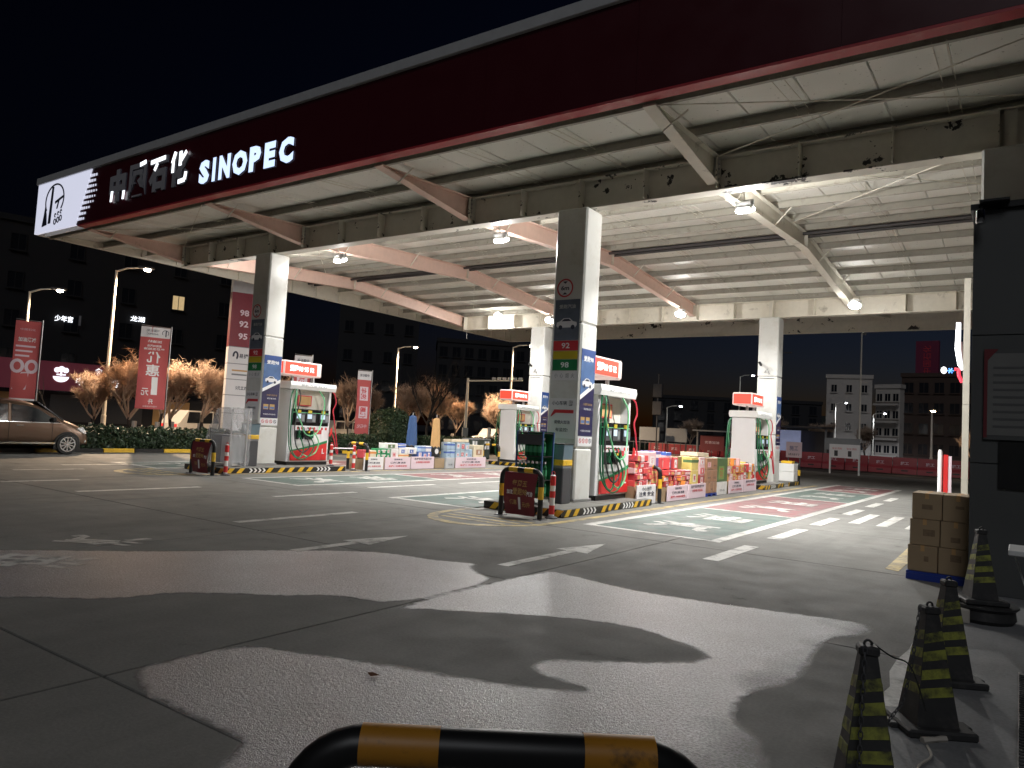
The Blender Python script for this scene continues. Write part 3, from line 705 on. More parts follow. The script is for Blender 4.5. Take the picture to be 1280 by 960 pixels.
def car_print(par, c, xd, w):
    """flat printed car silhouette on a poster"""
    out_ = [(-.5,-.12),(-.42,-.2),(.42,-.2),(.5,-.1),(.48,.02),(.3,.06),(.14,.2),(-.16,.2),(-.34,.07),(-.48,.03)]
    win = [(-.26,.07),(-.12,.165),(.1,.165),(.22,.07)]
    c = Vector(c); xd = Vector(xd); nd = xd.cross(Vector((0,0,1)))
    a = MB(); a.add([c+xd*(x*w)+Vector((0,0,z*w)) for x, z in out_], [tuple(range(len(out_)))]); a.build('car_print', MT['whitepl'], par)
    a = MB(); a.add([c+nd*.002+xd*(x*w)+Vector((0,0,z*w)) for x, z in win], [(0,1,2,3)])
    for cx in (-.3, .3): a.add([c+nd*.002+xd*((cx+.1*math.cos(k*.7854))*w)+Vector((0,0,(-.19+.1*math.sin(k*.7854))*w)) for k in range(8)], [tuple(range(8))])
    a.build('car_print', MT['ink'], par)
column((0,0,0), 'white column with poster behind the plastic wrapped cabinet', True)
column((10.51,0,0), 'tall white column with posters behind the bottle rack', True)
column((0.05,15,0), 'far white column behind the small red lit sign on the left', False, True)
column((10.51,15,0), 'far white column at the end of the piles of red gift boxes', False, True)
column((18.255,0,0), 'white column rising behind the charcoal kiosk wall', False)
column((18.4,15,0), 'hidden far white column behind the charcoal kiosk wall', False, True)
# ================================================================ ISLANDS
def island(cx, y0, ym, y1, label):
    d = thing('pump_island', label, 'pump island', (cx, 0, 0), 0, 'pump islands')
    for i, (a, b, hw) in enumerate(((y0, ym, .97), (ym, y1, .9))):
        MB().bb(-.85, hw, a+.003, b-.003, 0, .155+.0*i, c=.02).build('slab', G_CONC, d)
        for face in (1, -1):
            X = hw if face > 0 else -.85
            plate = MB().bb(min(X, X+face*.006), max(X, X+face*.006), a+.02, b-.02, .012, .145).build('striped_plate', MT['black'], d)
            L = b-a; xx = X+face*.007
            def para(yc, w, sl, mat, nm):
                m = MB(); m.prism([(yc-w/2-sl/2,.014),(yc+w/2-sl/2,.014),(yc+w/2+sl/2,.143),(yc-w/2+sl/2,.143)], min(xx, xx+face*.003), max(xx, xx+face*.003), 'x'); m.build(nm, mat, plate)
            para(a+.2, .15, .12, MT['yellow'], 'yellow_stripe'); para(a+.52, .15, .12, MT['yellow'], 'yellow_stripe'); para(b-.22, .15, .12, MT['yellow'], 'yellow_stripe')
            if L > 2: para(b-.55, .15, .12, MT['yellow'], 'yellow_stripe'); para(a+1.45, .15, .12, MT['yellow'], 'yellow_stripe')
            for k in range(4):
                yc = a+.78+.14*k; m = MB()
                m.prism([(yc,.02),(yc+.06,.02),(yc+.12,.08),(yc+.06,.08)], min(xx, xx+face*.003), max(xx, xx+face*.003), 'x')
                m.prism([(yc+.06,.08),(yc+.12,.08),(yc+.06,.138),(yc,.138)], min(xx, xx+face*.003), max(xx, xx+face*.003), 'x'); m.build('chevron', MT['inkwhite'], plate)
    # striped front end
    e = MB().bb(-.83, .95, y0-.004, y0+.002, .012, .145).build('striped_plate', MT['black'], d)
    for k in range(5):
        m = MB(); x = -.7+.36*k; m.prism([(x,.014),(x+.15,.014),(x+.27,.143),(x+.12,.143)], y0-.008, y0-.005, 'y'); m.build('yellow_stripe', MT['yellow'], e)
    return d
island(10.5, -1.78, .1, 2.42, 'striped concrete island carrying the column with the bottle rack')
island(.2, -1.9, .5, 2.45, 'striped concrete island carrying the wrapped cabinet')
island(10.35, 11.9, 13.9, 16.9, 'far striped island at the end of the red gift boxes')
island(0.0, 12.6, 14.3, 17.0, 'far striped island behind the blue cartons and folded parasols')

# ---------------------------------------------------------------- dispensers
def hosepath(pts, n=10):
    P = [Vector(p) for p in pts]; out_ = []
    for i in range(len(P)-1):
        p0, p1, p2, p3 = P[max(i-1,0)], P[i], P[i+1], P[min(i+2,len(P)-1)]
        for k in range(n):
            t = k/n; out_.append(.5*((2*p1)+(p2-p0)*t+(2*p0-5*p1+4*p2-p3)*t*t+(3*p1-p0-3*p2+p3)*t**3))
    return out_+[P[-1]]
def dispenser(loc, label):
    d = thing('fuel_dispenser', label, 'fuel dispenser', loc, 0, 'fuel dispensers')
    L, hx = 1.6, .45                                  # along y, half depth
    MB().bb(-hx+.03, hx-.03, .03, L-.03, 0, .1).build('plinth', MT['black'], d)
    MB().bb(-hx+.02, hx-.02, .08, L-.08, .1, 1.2, c=.01).build('cabinet', MT['white'], d)
    for y in (0, L-.09): MB().bb(-hx+.04, hx-.04, y, y+.09, .1, 2.28, c=.012).build('side_panel', MT['whitepl'], d)
    m = MB(); m.prism([(-hx-.03,2.29),(hx+.03,2.29),(hx+.06,2.4),(hx+.04,2.52),(-hx-.04,2.52),(-hx-.06,2.4)], -.08, L+.1, 'y'); hd = m.build('header', MT['white'], d)
    MB().bb(-.2, .2, .1, L-.1, 1.7, 2.285).build('upper_core', MT['cream'], d)
    for s in (1, -1):
        def X(a): return s*(hx+a)
        def plate(x0, x1, ya, yb, za, zb, mat, nm, par=d):
            return MB().bb(min(X(x0),X(x1)), max(X(x0),X(x1)), ya, yb, za, zb).build(nm, mat, par)
        text('爱跑汽油 95 92', (X(.064), L/2, 2.42), (0,s,0), (0,0,1), 1.0, .07, MT['grey'], hd)
        band = plate(-.04, .0, .1, L-.1, 1.2, 1.7, MT['blackg'], 'display_band')
        for ya in (.2, .62, 1.14):
            bz = plate(.0, .025, ya, ya+.36, 1.3, 1.58, MT['dgrey'], 'display')
            plate(.026, .03, ya+.03, ya+.2, 1.41, 1.55, MT['screen'], 'screen', bz)
            plate(.026, .032, ya+.22, ya+.33, 1.33, 1.52, MT['grey'], 'keypad', bz)
            plate(.0, .02, ya+.06, ya+.2, 1.585, 1.67, MT['priceyellow'], 'grade_label')
        plate(.001, .01, .1, L-.1, 1.585, 1.6, MT['lgreen'], 'trim')
        fp = plate(-.03, .004, .1, L-.1, .62, 1.195, MT['whitepl'], 'nozzle_panel')
        for k in range(9):
            q = MB(); yy = .18+.155*k; xx = X(.006)
            q.add([(xx,yy+.045*math.cos(t_*.6283),1.12+.045*math.sin(t_*.6283)) for t_ in range(10)], [tuple(range(10))]); q.build('warning_icon', MT['inkred'] if k % 3 else MT['pinkpl'], fp)
        plate(.005, .012, .95, 1.25, .95, 1.08, MT['inkred'], 'red_label', fp)
        plate(.005, .01, .9, 1.2, .7, .93, MT['white'], 'receipt_panel', fp)
        # curved red and green skirt
        ys = [.1+(L-.2)*k/10 for k in range(11)]
        top = [.42+.26*(k/10)**1.3 for k in range(11)]
        m = MB(); m.prism([(ys[0],.14)]+[(ys[-1],.14)]+[(y,t_) for y, t_ in zip(ys[::-1], top[::-1])], min(X(.004),X(.012)), max(X(.004),X(.012)), 'x'); sk = m.build('red_skirt', MT['red'], d)
        m = MB(); m.prism([(y,t_) for y, t_ in zip(ys, top)]+[(y,t_+.035+.05*k/10) for k, y, t_ in zip(range(10,-1,-1), ys[::-1], top[::-1])], min(X(.005),X(.013)), max(X(.005),X(.013)), 'x'); m.build('green_stripe', MT['green'], sk)
        text('L', (X(.014), 1.36, .42), (0,s,0), (0,0,1), .1, .16, MT['inkwhite'], sk, bold=.03)
        # notice held in the open upper part
        nb = plate(-.2, -.19, .42, .95, 1.8, 2.12, MT['inkred'], 'notice'); plate(-.188, -.186, .46, .91, 1.83, 2.09, MT['tan' if s > 0 else 'whitepl'], 'notice_paper', nb)
        # nozzles in their holsters
        for k, (yy, mt) in enumerate(((.3,'dgreen'),(.48,'black'),(.66,'black'),(.82,'dgreen'))):
            hb = plate(.005, .05, yy-.06, yy+.06, .78, 1.05, MT['black'], 'holster')
            nz = MB(); nz.tube([(X(.05),yy,.86),(X(.1),yy,.95),(X(.13),yy,1.06)], [.022,.03,.03], 7); nz.tube([(X(.13),yy,1.06),(X(.1),yy,1.14),(X(.04),yy,1.13)], .016, 6)
            nz.bb(min(X(.06),X(.14)), max(X(.06),X(.14)), yy-.02, yy+.02, .83, .93); nzo = nz.build('nozzle', MT[mt], d, smooth=True)
            MB().bb(min(X(.06),X(.15)), max(X(.06),X(.15)), yy-.026, yy+.026, .98, 1.04).build('trigger_guard', MT['yellow' if k == 2 else mt], nzo)
        H = [('dgreen', [(.0,.2,2.3),(.1,.08,2.1),(.12,-.02,1.4),(.14,-.02,.7),(.16,.12,.33),(.2,.32,.25),(.18,.45,.5),(.13,.3,.95)]),
             ('lgreen', [(.0,1.05,2.3),(.08,1.22,2.0),(.1,1.18,1.5),(.2,.95,1.05),(.22,.65,.9),(.2,.42,1.0),(.14,.35,1.25),(.1,.12,1.7),(.06,.16,2.2)]),
             ('rubber', [(.0,.28,2.3),(.07,.3,2.0),(.06,.2,1.5),(.1,.14,1.0),(.17,.2,.55),(.2,.45,.4),(.2,.66,.6),(.14,.5,.95)]),
             ('dgreen', [(-.02,.12,2.3),(.05,-.04,2.0),(.08,-.07,1.2),(.12,-.02,.5),(.22,.25,.2),(.24,.6,.28),(.22,.8,.6),(.14,.66,.95)]),
             ('lgreen', [(.1,.9,1.0),(.18,1.02,.7),(.2,.9,.4),(.2,.62,.28),(.18,.4,.36)]),
             ('redhose', [(.0,L-.02,2.3),(.06,L+.05,2.2),(.08,L+.1,1.95),(.05,L+.03,1.72),(.08,L+.05,1.5),(.1,L+.1,1.2),(.12,L+.2,.7),(.13,L+.26,.36),(.12,L+.2,.42),(.1,L+.1,.8),(.08,L-.02,1.05)])]
        for mt, pts in H:
            MB().tube(hosepath([(X(a), b, c_) for a, b, c_ in pts], 7), .019, 6).build('hose', MT[mt], d, smooth=True)
        rn = MB(); rn.tube([(X(.08),L-.08,.9),(X(.12),L-.05,1.05),(X(.1),L-.04,1.16)], [.03,.035,.02], 7); rn.build('nozzle', MT['redred'], d, smooth=True)
    # lit sign box over the dispenser
    for y in (.35, 1.15): MB().bb(-.04, .04, y-.03, y+.03, 2.52, 2.7).build('sign_post', MT['steel'], d)
    sb = MB().bb(-.34, .34, -.25, 1.2, 2.7, 3.14, c=.03).build('sign_box', MT['signbox'], d)
    for s in (1, -1):
        MB().bb(min(s*.341,s*.35), max(s*.341,s*.35), -.2, 1.0, 2.745, 3.095).build('sign_face', MT['signred'], sb)
        text('爱跑98 95 92', (s*.354, .42, 2.92), (0,s,0), (0,0,1), .92, .19, MT['signwhite'], sb, bold=.03)
        MB().bb(min(s*.341,s*.348), max(s*.341,s*.348), 1.01, 1.16, 2.745, 3.095).build('sign_end', MT['signbox'], sb)
    MB().bb(-.3, .3, -.256, -.251, 2.75, 3.09).build('sign_face', MT['signred'], sb)
    return d
dp = dispenser((10.5, .5, .155), 'fuel dispenser behind the tall column with the bottle rack, red and green skirt')
copy_tree(dp, None, (0.0, .68, .155), 0, 'fuel dispenser behind the column with the wrapped cabinet')
copy_tree(dp, None, (10.5, 12.0, .155), 0, 'far fuel dispenser at the end of the red gift boxes')
copy_tree(dp, None, (0.0, 12.7, .155), 0, 'far fuel dispenser seen left of the bottle rack')

# ---------------------------------------------------------------- crash barriers
def barrier(loc, label, w=.86, h=.86, r=.048, rz=0, group='black and yellow hoop barriers', feet=True):
    d = thing('crash_barrier', label, 'barrier', loc, rz, group)
    R = .16; pts = [(-w/2,0,0),(-w/2,0,h-R)]
    for k in range(1, 7):
        a = math.pi-k*math.pi/12; pts.append((-w/2+R+R*math.cos(a), 0, h-R+R*math.sin(a)))
    pts += [(w/2-R-R*0,0,h)]
    for k in range(1, 7):
        a = math.pi/2-k*math.pi/12; pts.append((w/2-R+R*math.cos(a), 0, h-R+R*math.sin(a)))
    pts += [(w/2,0,0)]
    MB().tube(pts, r, 14).build('tube', MT['black'], d, smooth=True)
    def sleeve(a, b): MB().tube([a, b], r+.003, 14, caps=False).build('yellow_band', MT['yellow'], d, smooth=True)
    for s in (-1, 1):
        sleeve((s*w/2,0,h*.42), (s*w/2,0,h*.68))
        xa = (w/2-R)*.98; sleeve((s*(xa-.0),0,h), (s*(xa-.19),0,h))
        if feet: MB().bb(s*w/2-.09, s*w/2+.09, -.09, .09, 0, .012).build('foot_plate', MT['dgrey'], d)
    return d
barrier((10.93,-2.38,0), 'hoop barrier carrying the maroon cloth in front of the bottle rack')
barrier((1.12,-2.5,0), 'hoop barrier carrying the maroon cloth in front of the wrapped cabinet', w=.95)
barrier((10.85,3.12,0), 'hoop barrier between the dispenser and the red gift boxes')
barrier((.85,3.15,0), 'hoop barrier between the dispenser and the white promotion panels')
barrier((-.55,12.35,0), 'hoop barrier in front of the far dispenser beside the tan carton')
barrier((10.5,11.55,0), 'hoop barrier at the far end of the red gift boxes')
barrier((10.75,17.15,0), 'farthest hoop barrier beside the white cabinet')
# the hoop right in front of the photographer
nb = thing('crash_barrier', 'large black and orange hoop barrier at the bottom edge of the photo', 'barrier', (17.6,-12.42,0), math.atan2(.42,.58), 'black and yellow hoop barriers')
w, h, R, r = .80, .972, .14, .0375
pts = [(-w/2,0,0),(-w/2,0,h-R)]+[(-w/2+R-R*math.cos(k*math.pi/16),0,h-R+R*math.sin(k*math.pi/16)) for k in range(1,9)]+[(w/2-R+R*math.sin(k*math.pi/16),0,h-R+R*math.cos(k*math.pi/16)) for k in range(0,9)]+[(w/2,0,0)]
MB().tube(pts, r, 24).build('tube', MT['black'], nb, smooth=True)
OR = M('scuffed orange paint', (.5,.22,.02), .45, var=.15, scale=9, dirt=(.16,.08,.02), dscale=14, dlo=.55, dhi=.7)
for a, b in ((-.275,-.122), (.158,.298)): MB().tube([(a,0,h),(b,0,h)], r+.0015, 24, caps=False).build('orange_band', OR, nb, smooth=True)
for s in (-1, 1): MB().tube([(s*w/2,0,.35),(s*w/2,0,.6)], r+.0015, 24, caps=False).build('orange_band', OR, nb, smooth=True)

# maroon promotion cloths on the two front hoops
def cloth(loc, w, h, label, seed, lines):
    d = thing('promotion_cloth', label, 'banner', loc, 0, 'maroon promotion cloths')
    nx_, nz_ = 14, 10; vs, fs = [], []; rn = random.Random(seed)
    def surf(u, v): 
        wid = w*(1-.14*v); x = (u-.5)*wid+.01*v; y = -.055-.10*math.sin(math.pi*min(1,v*1.0))*.6-.02*math.sin(u*9+seed)*v; return (x, y, h*(1-v))
    for i in range(nz_+1):
        for j in range(nx_+1): vs.append(surf(j/nx_, i/nz_))
    for i in range(nz_):
        for j in range(nx_): a = i*(nx_+1)+j; fs.append((a, a+nx_+1, a+nx_+2, a+1))
    n = len(vs); mb = MB(); mb.add(vs, fs); mb.add([(x, y+.004, z) for x, y, z in vs], [f[::-1] for f in fs])
    mb.build('cloth', MT['bannermaroon'], d, smooth=True)
    for tx, u, v, tw, th, mt in lines:
        q = MB(); text_mb(q, tx, (0,0,0), (1,0,0), (0,0,1), tw, th, bold=.02)
        q.v = [(lambda p: (p[0], p[1]-.006, p[2]))(surf(u+x/w, v-z/h)) for x, y, z in q.v]
        q.build('lettering', MT[mt], d)
    return d
LINES = [('每周五', .5, .25, .34, .12, 'gold'), ('加注', .2, .46, .13, .08, 'inkwhite'), ('爱跑98', .52, .44, .34, .13, 'gold'), ('汽油', .84, .48, .13, .09, 'inkwhite'), ('优惠', .3, .7, .16, .09, 'gold'), ('1', .5, .72, .06, .22, 'inkwhite'), ('元/升', .74, .74, .2, .09, 'gold')]
cloth((10.96,-2.38,.05), .72, .76, 'maroon cloth with pale characters hung on the hoop before the bottle rack', 1, LINES)
cloth((1.14,-2.5,.05), .8, .78, 'maroon cloth with pale characters hung on the hoop before the wrapped cabinet', 4, LINES)

# red and white guard posts
def guard(loc, label, h=.8):
    d = thing('guard_post', label, 'bollard', loc, 0, 'red and white guard posts')
    MB().lathe([(.12,0),(.12,.02),(.06,.05)], 16).build('base', MT['dgrey'], d)
    MB().lathe([(.05,.05),(.05,h-.02),(.03,h)], 14).build('post', MT['white'], d, smooth=True)
    for a, b in ((.08,.24),(.38,.50),(.6,.78)): MB().lathe([(.0525,a*h/.8),(.0525,b*h/.8)], 14).build('red_band', MT['redred'], d, smooth=True)
    MB().tube([(.035*math.cos(k*.5236),0,h+.025+.035*math.sin(k*.5236)) for k in range(12)], .008, 6, closed=True).build('ring', MT['redred'], d)
    return d
guard((11.36,-1.98,0), 'red and white guard post at the corner of the hoop before the bottle rack')
guard((1.58,-2.12,0), 'red and white guard post beside the wrapped cabinet')
guard((.95,1.95,.155), 'red and white guard post at the right foot of the left dispenser', .66)
guard((.95,2.9,0), 'red and white guard post against the first white promotion panel')
tag(MB().tube([(.95,1.95,.70),(.95,2.9,.70)], .02, 8).build('white_rail', MT['white']), 'thin white rail between the two guard posts right of the left dispenser', 'rail')
guard((10.95,11.75,0), 'far red and white guard post beside the last pink panel')
guard((10.85,16.95,0), 'farthest red and white guard post behind the white cabinet')

# bins with blue lid band, one per column
def bin_(loc, label):
    d = thing('litter_bin', label, 'bin', loc, 0, 'grey litter bins with a yellow band')
    MB().bb(-.16, .16, -.18, .18, 0, .72, c=.02).build('body', MT['dgrey'], d)
    MB().bb(-.165, .165, -.185, .185, .76, .88, c=.01).build('yellow_band', MT['yellow'], d)
    MB().bb(-.155, .155, -.175, .175, .72, .76).build('neck', MT['grey'], d)
    m = MB(); m.prism([(-.15,.88),(.15,.88),(.17,1.18),(-.17,1.18)], -.18, .18, 'y'); m.build('bucket', M('blue grey tub', (.13,.19,.23), .35), d)
    MB().bb(-.18, .18, -.2, .2, 1.18, 1.21, c=.01).build('lid', MT['black'], d)
    return d
b0 = bin_((10.76,-.72,.155), 'litter bin against the column with the bottle rack')
copy_tree(b0, None, (.56,-.72,.155), 0, 'litter bin between the wrapped cabinet and its column')

# steel rack with green oil bottles
rk = thing('bottle_rack', 'blue steel rack holding rows of dark green bottles', 'rack', (10.46,-1.25,.155))
m = MB()
for x in (-.3, .3):
    for y in (-.2, .2): m.bb(x-.015, x+.015, y-.015, y+.015, 0, 1.42)
m.build('frame', MT['bluecloth'], rk)
for z in (.12, .46, .92, 1.38): MB().bb(-.31, .31, -.21, .21, z, z+.02).build('shelf', MT['black'], rk)
MB().bb(-.31, .31, .2, .215, .1, 1.42).build('back_panel', MT['green'], rk)
MB().bb(-.3, .3, -.205, -.2, 1.16, 1.36).build('header_panel', MT['dgrey'], rk)
bt = MB(); bt.lathe([(.045,0),(.048,.01),(.048,.24),(.02,.29),(.02,.33)], 10)
bme = bt.mesh('bottle'); BG = M('green bottle plastic', (.012,.09,.035), .2, var=.3, scale=5); bme.materials.append(BG)
lb = MB().lathe([(.0485,.07),(.0485,.19)], 10); lme = lb.mesh('bottle_label'); lme.materials.append(M('bottle label', (.05,.25,.12), .4))
cap_ = MB().lathe([(.023,.31),(.023,.35)], 8); cme = cap_.mesh('bottle_cap'); cme.materials.append(MT['inkwhite'])
for r_, (z, nm, x0) in enumerate(((.14,'lower',-.25), (.48,'middle',-.25), (.94,'upper',-.1))):
    for k in range(6 if r_ < 2 else 4):
        for row in (0, 1):
            b = link('oil_bottle', bme, None, (10.46+x0+.1*k, -1.25-.13+.13*row, .155+z))
            tag(b, 'dark green oil bottle on the %s shelf of the blue rack' % nm, 'bottle', 'oil bottles on the %s shelf' % nm)
            link('bottle_label', lme, b); link('bottle_cap', cme, b)

# cabinet wrapped in clear plastic by the left column
cab = thing('wrapped_cabinet', 'steel display cabinet wrapped in crumpled clear plastic', 'cabinet', (.45,-1.3,.155))
m = MB()
for x in (-.5, .42):
    for y in (-.25, .25): m.bb(x-.018, x+.018, y-.018, y+.018, 0, 1.0 if x < 0 else 1.55)
for z in (.05, .9): m.bb(-.5, .42, -.265, -.235, z, z+.03); m.bb(-.5, .42, .235, .265, z, z+.03)
m.build('frame', MT['steel'], cab)
MB().bb(-.47, .39, -.22, .22, .1, .86).build('body', M('cabinet grey', (.3,.31,.32), .4), cab)
MB().bb(.0, .36, -.235, -.225, .1, .82).build('door', MT['whitepl'], cab)
prof = [(-.56,.0),(-.6,.62),(-.58,.86),(-.34,1.32),(-.16,1.58),(.46,1.6),(.48,1.0),(.46,0.02)]
vs, fs = [], []; rn = random.Random(2)
sub = []
for (a, b), (c, e) in zip(prof, prof[1:]):
    for k in range(4): sub.append((a+(c-a)*k/4, b+(e-b)*k/4))
sub.append(prof[-1]); ns = 9
for j in range(ns):
    yy = -.33+.66*j/(ns-1)
    for a, b in sub: vs.append((a+rn.uniform(-.02,.02), yy+rn.uniform(-.02,.02), b+rn.uniform(-.02,.02)))
n = len(sub)
for j in range(ns-1):
    for i in range(n-1): fs.append((j*n+i, j*n+i+1, (j+1)*n+i+1, (j+1)*n+i))
for e_ in (0, ns-1):
    o_ = e_*n; c0 = len(vs); vs.append((-.02, -.33 if e_ == 0 else .33, .7))
    fs += [(o_+i, o_+i+1, c0) for i in range(n-1)]+[(o_+n-1, o_, c0)]
MB().add(vs, fs).build('plastic_wrap', MT['foil'], cab)
# ================================================================ GOODS BETWEEN THE ISLANDS
def hue(r, g, b, n=[0]): 
    n[0] += 1; return M('carton print %d' % n[0], (r, g, b), .4, var=.25, scale=6)
RED, PINK, CRIM = hue(.58,.075,.075), hue(.7,.46,.47), hue(.48,.06,.075)
GOLD, YEL, GRN, BLU, VIO = hue(.58,.4,.14), hue(.66,.52,.16), hue(.1,.17,.07), hue(.07,.14,.45), hue(.16,.13,.34)
WHT, LBL, CRM, ORG, MAR = hue(.74,.72,.7), hue(.36,.48,.6), hue(.66,.58,.42), hue(.7,.25,.05), hue(.32,.05,.05)
BRN, DGN = hue(.36,.2,.12), hue(.03,.26,.1)
rn_t = random.Random(77)
def cname(mt): return {RED:'bright red', PINK:'pink', CRIM:'crimson', MAR:'dark red', ORG:'orange', GOLD:'gold', YEL:'yellow', WHT:'white', GRN:'dark green', None:'plain'}.get(mt, 'printed')
def carton(x, y, z, sx, sy, sz, mat, label, group, cat='carton', rz=0., band=None, patch=None, tape=None, body='box'):
    """a carton with x = face towards the lane; sized sx deep, sy along the lane, sz high, resting on z"""
    d = thing('gift_carton' if cat == 'gift box' else 'carton', label, cat, (x-sx/2, y+sy/2, z), rz, group)
    if sz < .14: d.rotation_euler = (rn_t.uniform(-.06,.06), rn_t.uniform(-.05,.08), rz)
    MB().bb(-sx/2, sx/2, -sy/2, sy/2, 0, sz, c=min(.012, sz*.08)).build(body, mat, d)
    if tape: MB().bb(-sx/2-.001, sx/2+.002, -.03, .03, sz-.03, sz+.0015).build('tape', tape, d)
    if band: MB().bb(-.0, sx/2+.002, -sy/2-.002, sy/2+.002, sz*.58, sz*.8).build('printed_band', band, d)
    if patch:
        y0_, y1_ = -sy*rn_t.uniform(.2,.38), sy*rn_t.uniform(.1,.36); z0_, z1_ = sz*rn_t.uniform(.1,.25), sz*rn_t.uniform(.6,.88)
        pp = MB().bb(sx/2-.001, sx/2+.003, y0_, y1_, z0_, z1_).build('printed_patch', patch, d)
        dark = patch in (RED, CRIM, MAR, GRN, BLU, BRN)
        text(rn_t.choice('福喜礼春奶茶酒米'), (sx/2+.0045, (y0_+y1_)/2, (z0_+z1_)/2), (0,1,0), (0,0,1), min(y1_-y0_, z1_-z0_)*.7, min(y1_-y0_, z1_-z0_)*.7, MT['inkwhite'] if dark else MT['inkred'], pp, bold=.02)
    elif sz > .2 and rn_t.random() < .7:
        text(rn_t.choice(('易捷','优选','粮油','饮品')), (sx/2+.002, 0, sz*.35), (0,1,0), (0,0,1), sy*.5, sz*.16, MT['ink'], d)
    if sz > .2 and rn_t.random() < .6:
        MB().bb(-sx*.2, sx*.2, -sy*.3, sy*.3, sz+.0005, sz+.0025).build('top_label', MT['paper'], d)
    return d
def panel(x, y0, y1, h, mat, label, lines, cat='sign', group='promotion panels skirting the goods'):
    d = thing('promotion_sign', label, cat, (x, (y0+y1)/2, 0), 0, group); w = (y1-y0)
    MB().bb(-.03, 0, -w/2+.01, w/2-.01, .01, h, c=.004).build('board', mat, d)
    for i, (t, fr, th, mt) in enumerate(lines):
        text(t, (.005, 0, h*(.82-.27*i)), (0,1,0), (0,0,1), w*fr, th, MT[mt], d, bold=.02)
    return d
TX = [('促销商品', .32, .055, 'ink'), ('满减优惠 进店', .6, .065, 'ink'), ('易捷便利店欢迎您', .72, .06, 'inkred')]
TY = [('易捷年货节进行中', .74, .08, 'ink'), ('全场特惠 欢迎选购', .6, .07, 'inkred')]
# --- right row, along the tall column's line
panel(11.23, 1.95, 3.02, .46, MT['whitepl'], 'white panel with black characters behind the hoop by the right dispenser', [('小心台阶', .5, .1, 'ink'), ('注意 安全', .8, .11, 'ink')])
panel(11.24, 3.72, 5.08, .39, MT['pinkpl'], 'first pink promotion panel below the heap of red gift boxes', TX)
panel(11.24, 5.12, 6.42, .39, MT['pinkpl'], 'second pink promotion panel below the tall yellow carton', TY)
panel(11.24, 8.42, 9.84, .40, MT['pinkpl'], 'pink promotion panel below the orange bags beyond the green carton', TX)
panel(11.24, 9.88, 11.2, .40, MT['pinkpl'], 'last pink promotion panel nearest the far dispenser', TY)
MB_p = thing('pallet', 'blue plastic pallet under the brown carton stack among the gift boxes', 'pallet', (10.85,6.94,0))
MB().bb(-.38,.38,-.44,.44,.06,.09).build('deck', MT['bluepl'], MB_p)
for y in (-.38, 0, .38): MB().bb(-.38,.38,y-.06,y+.06,0,.058).build('runner', MT['bluepl'], MB_p)
rn = random.Random(11)
for k in range(3): carton(11.22, 6.5+.3*k, .092, .7, .285, .31, BRN, 'brown carton in the bottom row on the blue pallet of the gift row', 'brown cartons on the blue pallet', tape=MT['cardboard'])
for k in range(2): carton(11.22, 6.5+.45*k, .405, .7, .43, .34, BRN, 'brown carton in the middle row on the blue pallet of the gift row', 'middle brown cartons on the pallet')
carton(11.22, 6.5, .748, .7, .43, .33, BRN, 'top brown carton on the blue pallet with a large pink label', 'brown carton with a label', patch=PINK)
carton(11.22, 6.95, .748, .7, .43, .33, BRN, 'plain top brown carton next to the one with the pink label', 'plain top brown carton')
carton(11.1, 6.05, 1.1, .5, .9, .12, CRM, 'flat cream carton lying on top of the brown stack', 'flat cream carton')
carton(11.18, 5.42, .37, .5, .53, .38, YEL, 'tall yellow carton, lower of two', 'yellow cartons', patch=WHT)
carton(11.18, 5.44, .752, .5, .5, .35, YEL, 'yellow carton, upper of two beside the pink ones', 'yellow cartons upper', band=GRN)
for k, (z, mt) in enumerate(((.37, MAR), (.62, PINK), (.86, PINK))): carton(11.2, 5.99, z, .5, .4, .235, mt, ['dark red', 'pink', 'upper pink'][k]+' gift carton between the yellow carton and the brown stack', 'gift cartons between yellow and brown', 'gift box', patch=WHT if k != 1 else RED)
tag(MB().bb(10.5, 11.15, 3.75, 6.4, .0, .36).build('goods_plinth', MT['cardboard']), 'low cardboard plinth behind the first two pink panels', 'plinth')
tag(MB().bb(10.5, 11.15, 8.45, 11.18, .0, .36).build('goods_plinth', MT['cardboard']), 'low cardboard plinth behind the last two pink panels', 'plinth')
tag(MB().bb(10.5, 11.15, 1.99, 3.0, .0, .42).build('goods_plinth', MT['cardboard']), 'low cardboard plinth behind the white panel by the dispenser', 'plinth')
# heaps of red gift boxes: every box a thing
k = 0
for z, n, y0, dy in ((.362, 6, 3.74, .275), (.50, 6, 3.70, .28), (.64, 6, 3.76, .27)):
    for i in range(n):
        for row in (0, 1):
            k += 1; mt = (RED, CRIM, RED, MAR, PINK, ORG)[(i*2+row+int(z*10)) % 6]
            carton(11.16-.31*row+rn.uniform(-.03,.03), y0+dy*i, z, .29, dy*.93, .13, mt, '%s gift box with %s patch, %s layer, %s row of the heap' % (cname(mt), cname(WHT if (i+row) % 3 == 0 else (GOLD if (i+row) % 3 == 1 else PINK)), {36:'bottom', 50:'middle', 64:'top'}[int(z*100)], ('front','rear')[row]), 'red gift boxes heaped above the first pink panel', 'gift box', rz=rn.uniform(-.3,.3), patch=WHT if (i+row) % 3 == 0 else (GOLD if (i+row) % 3 == 1 else PINK), band=CRIM if i % 2 else None)
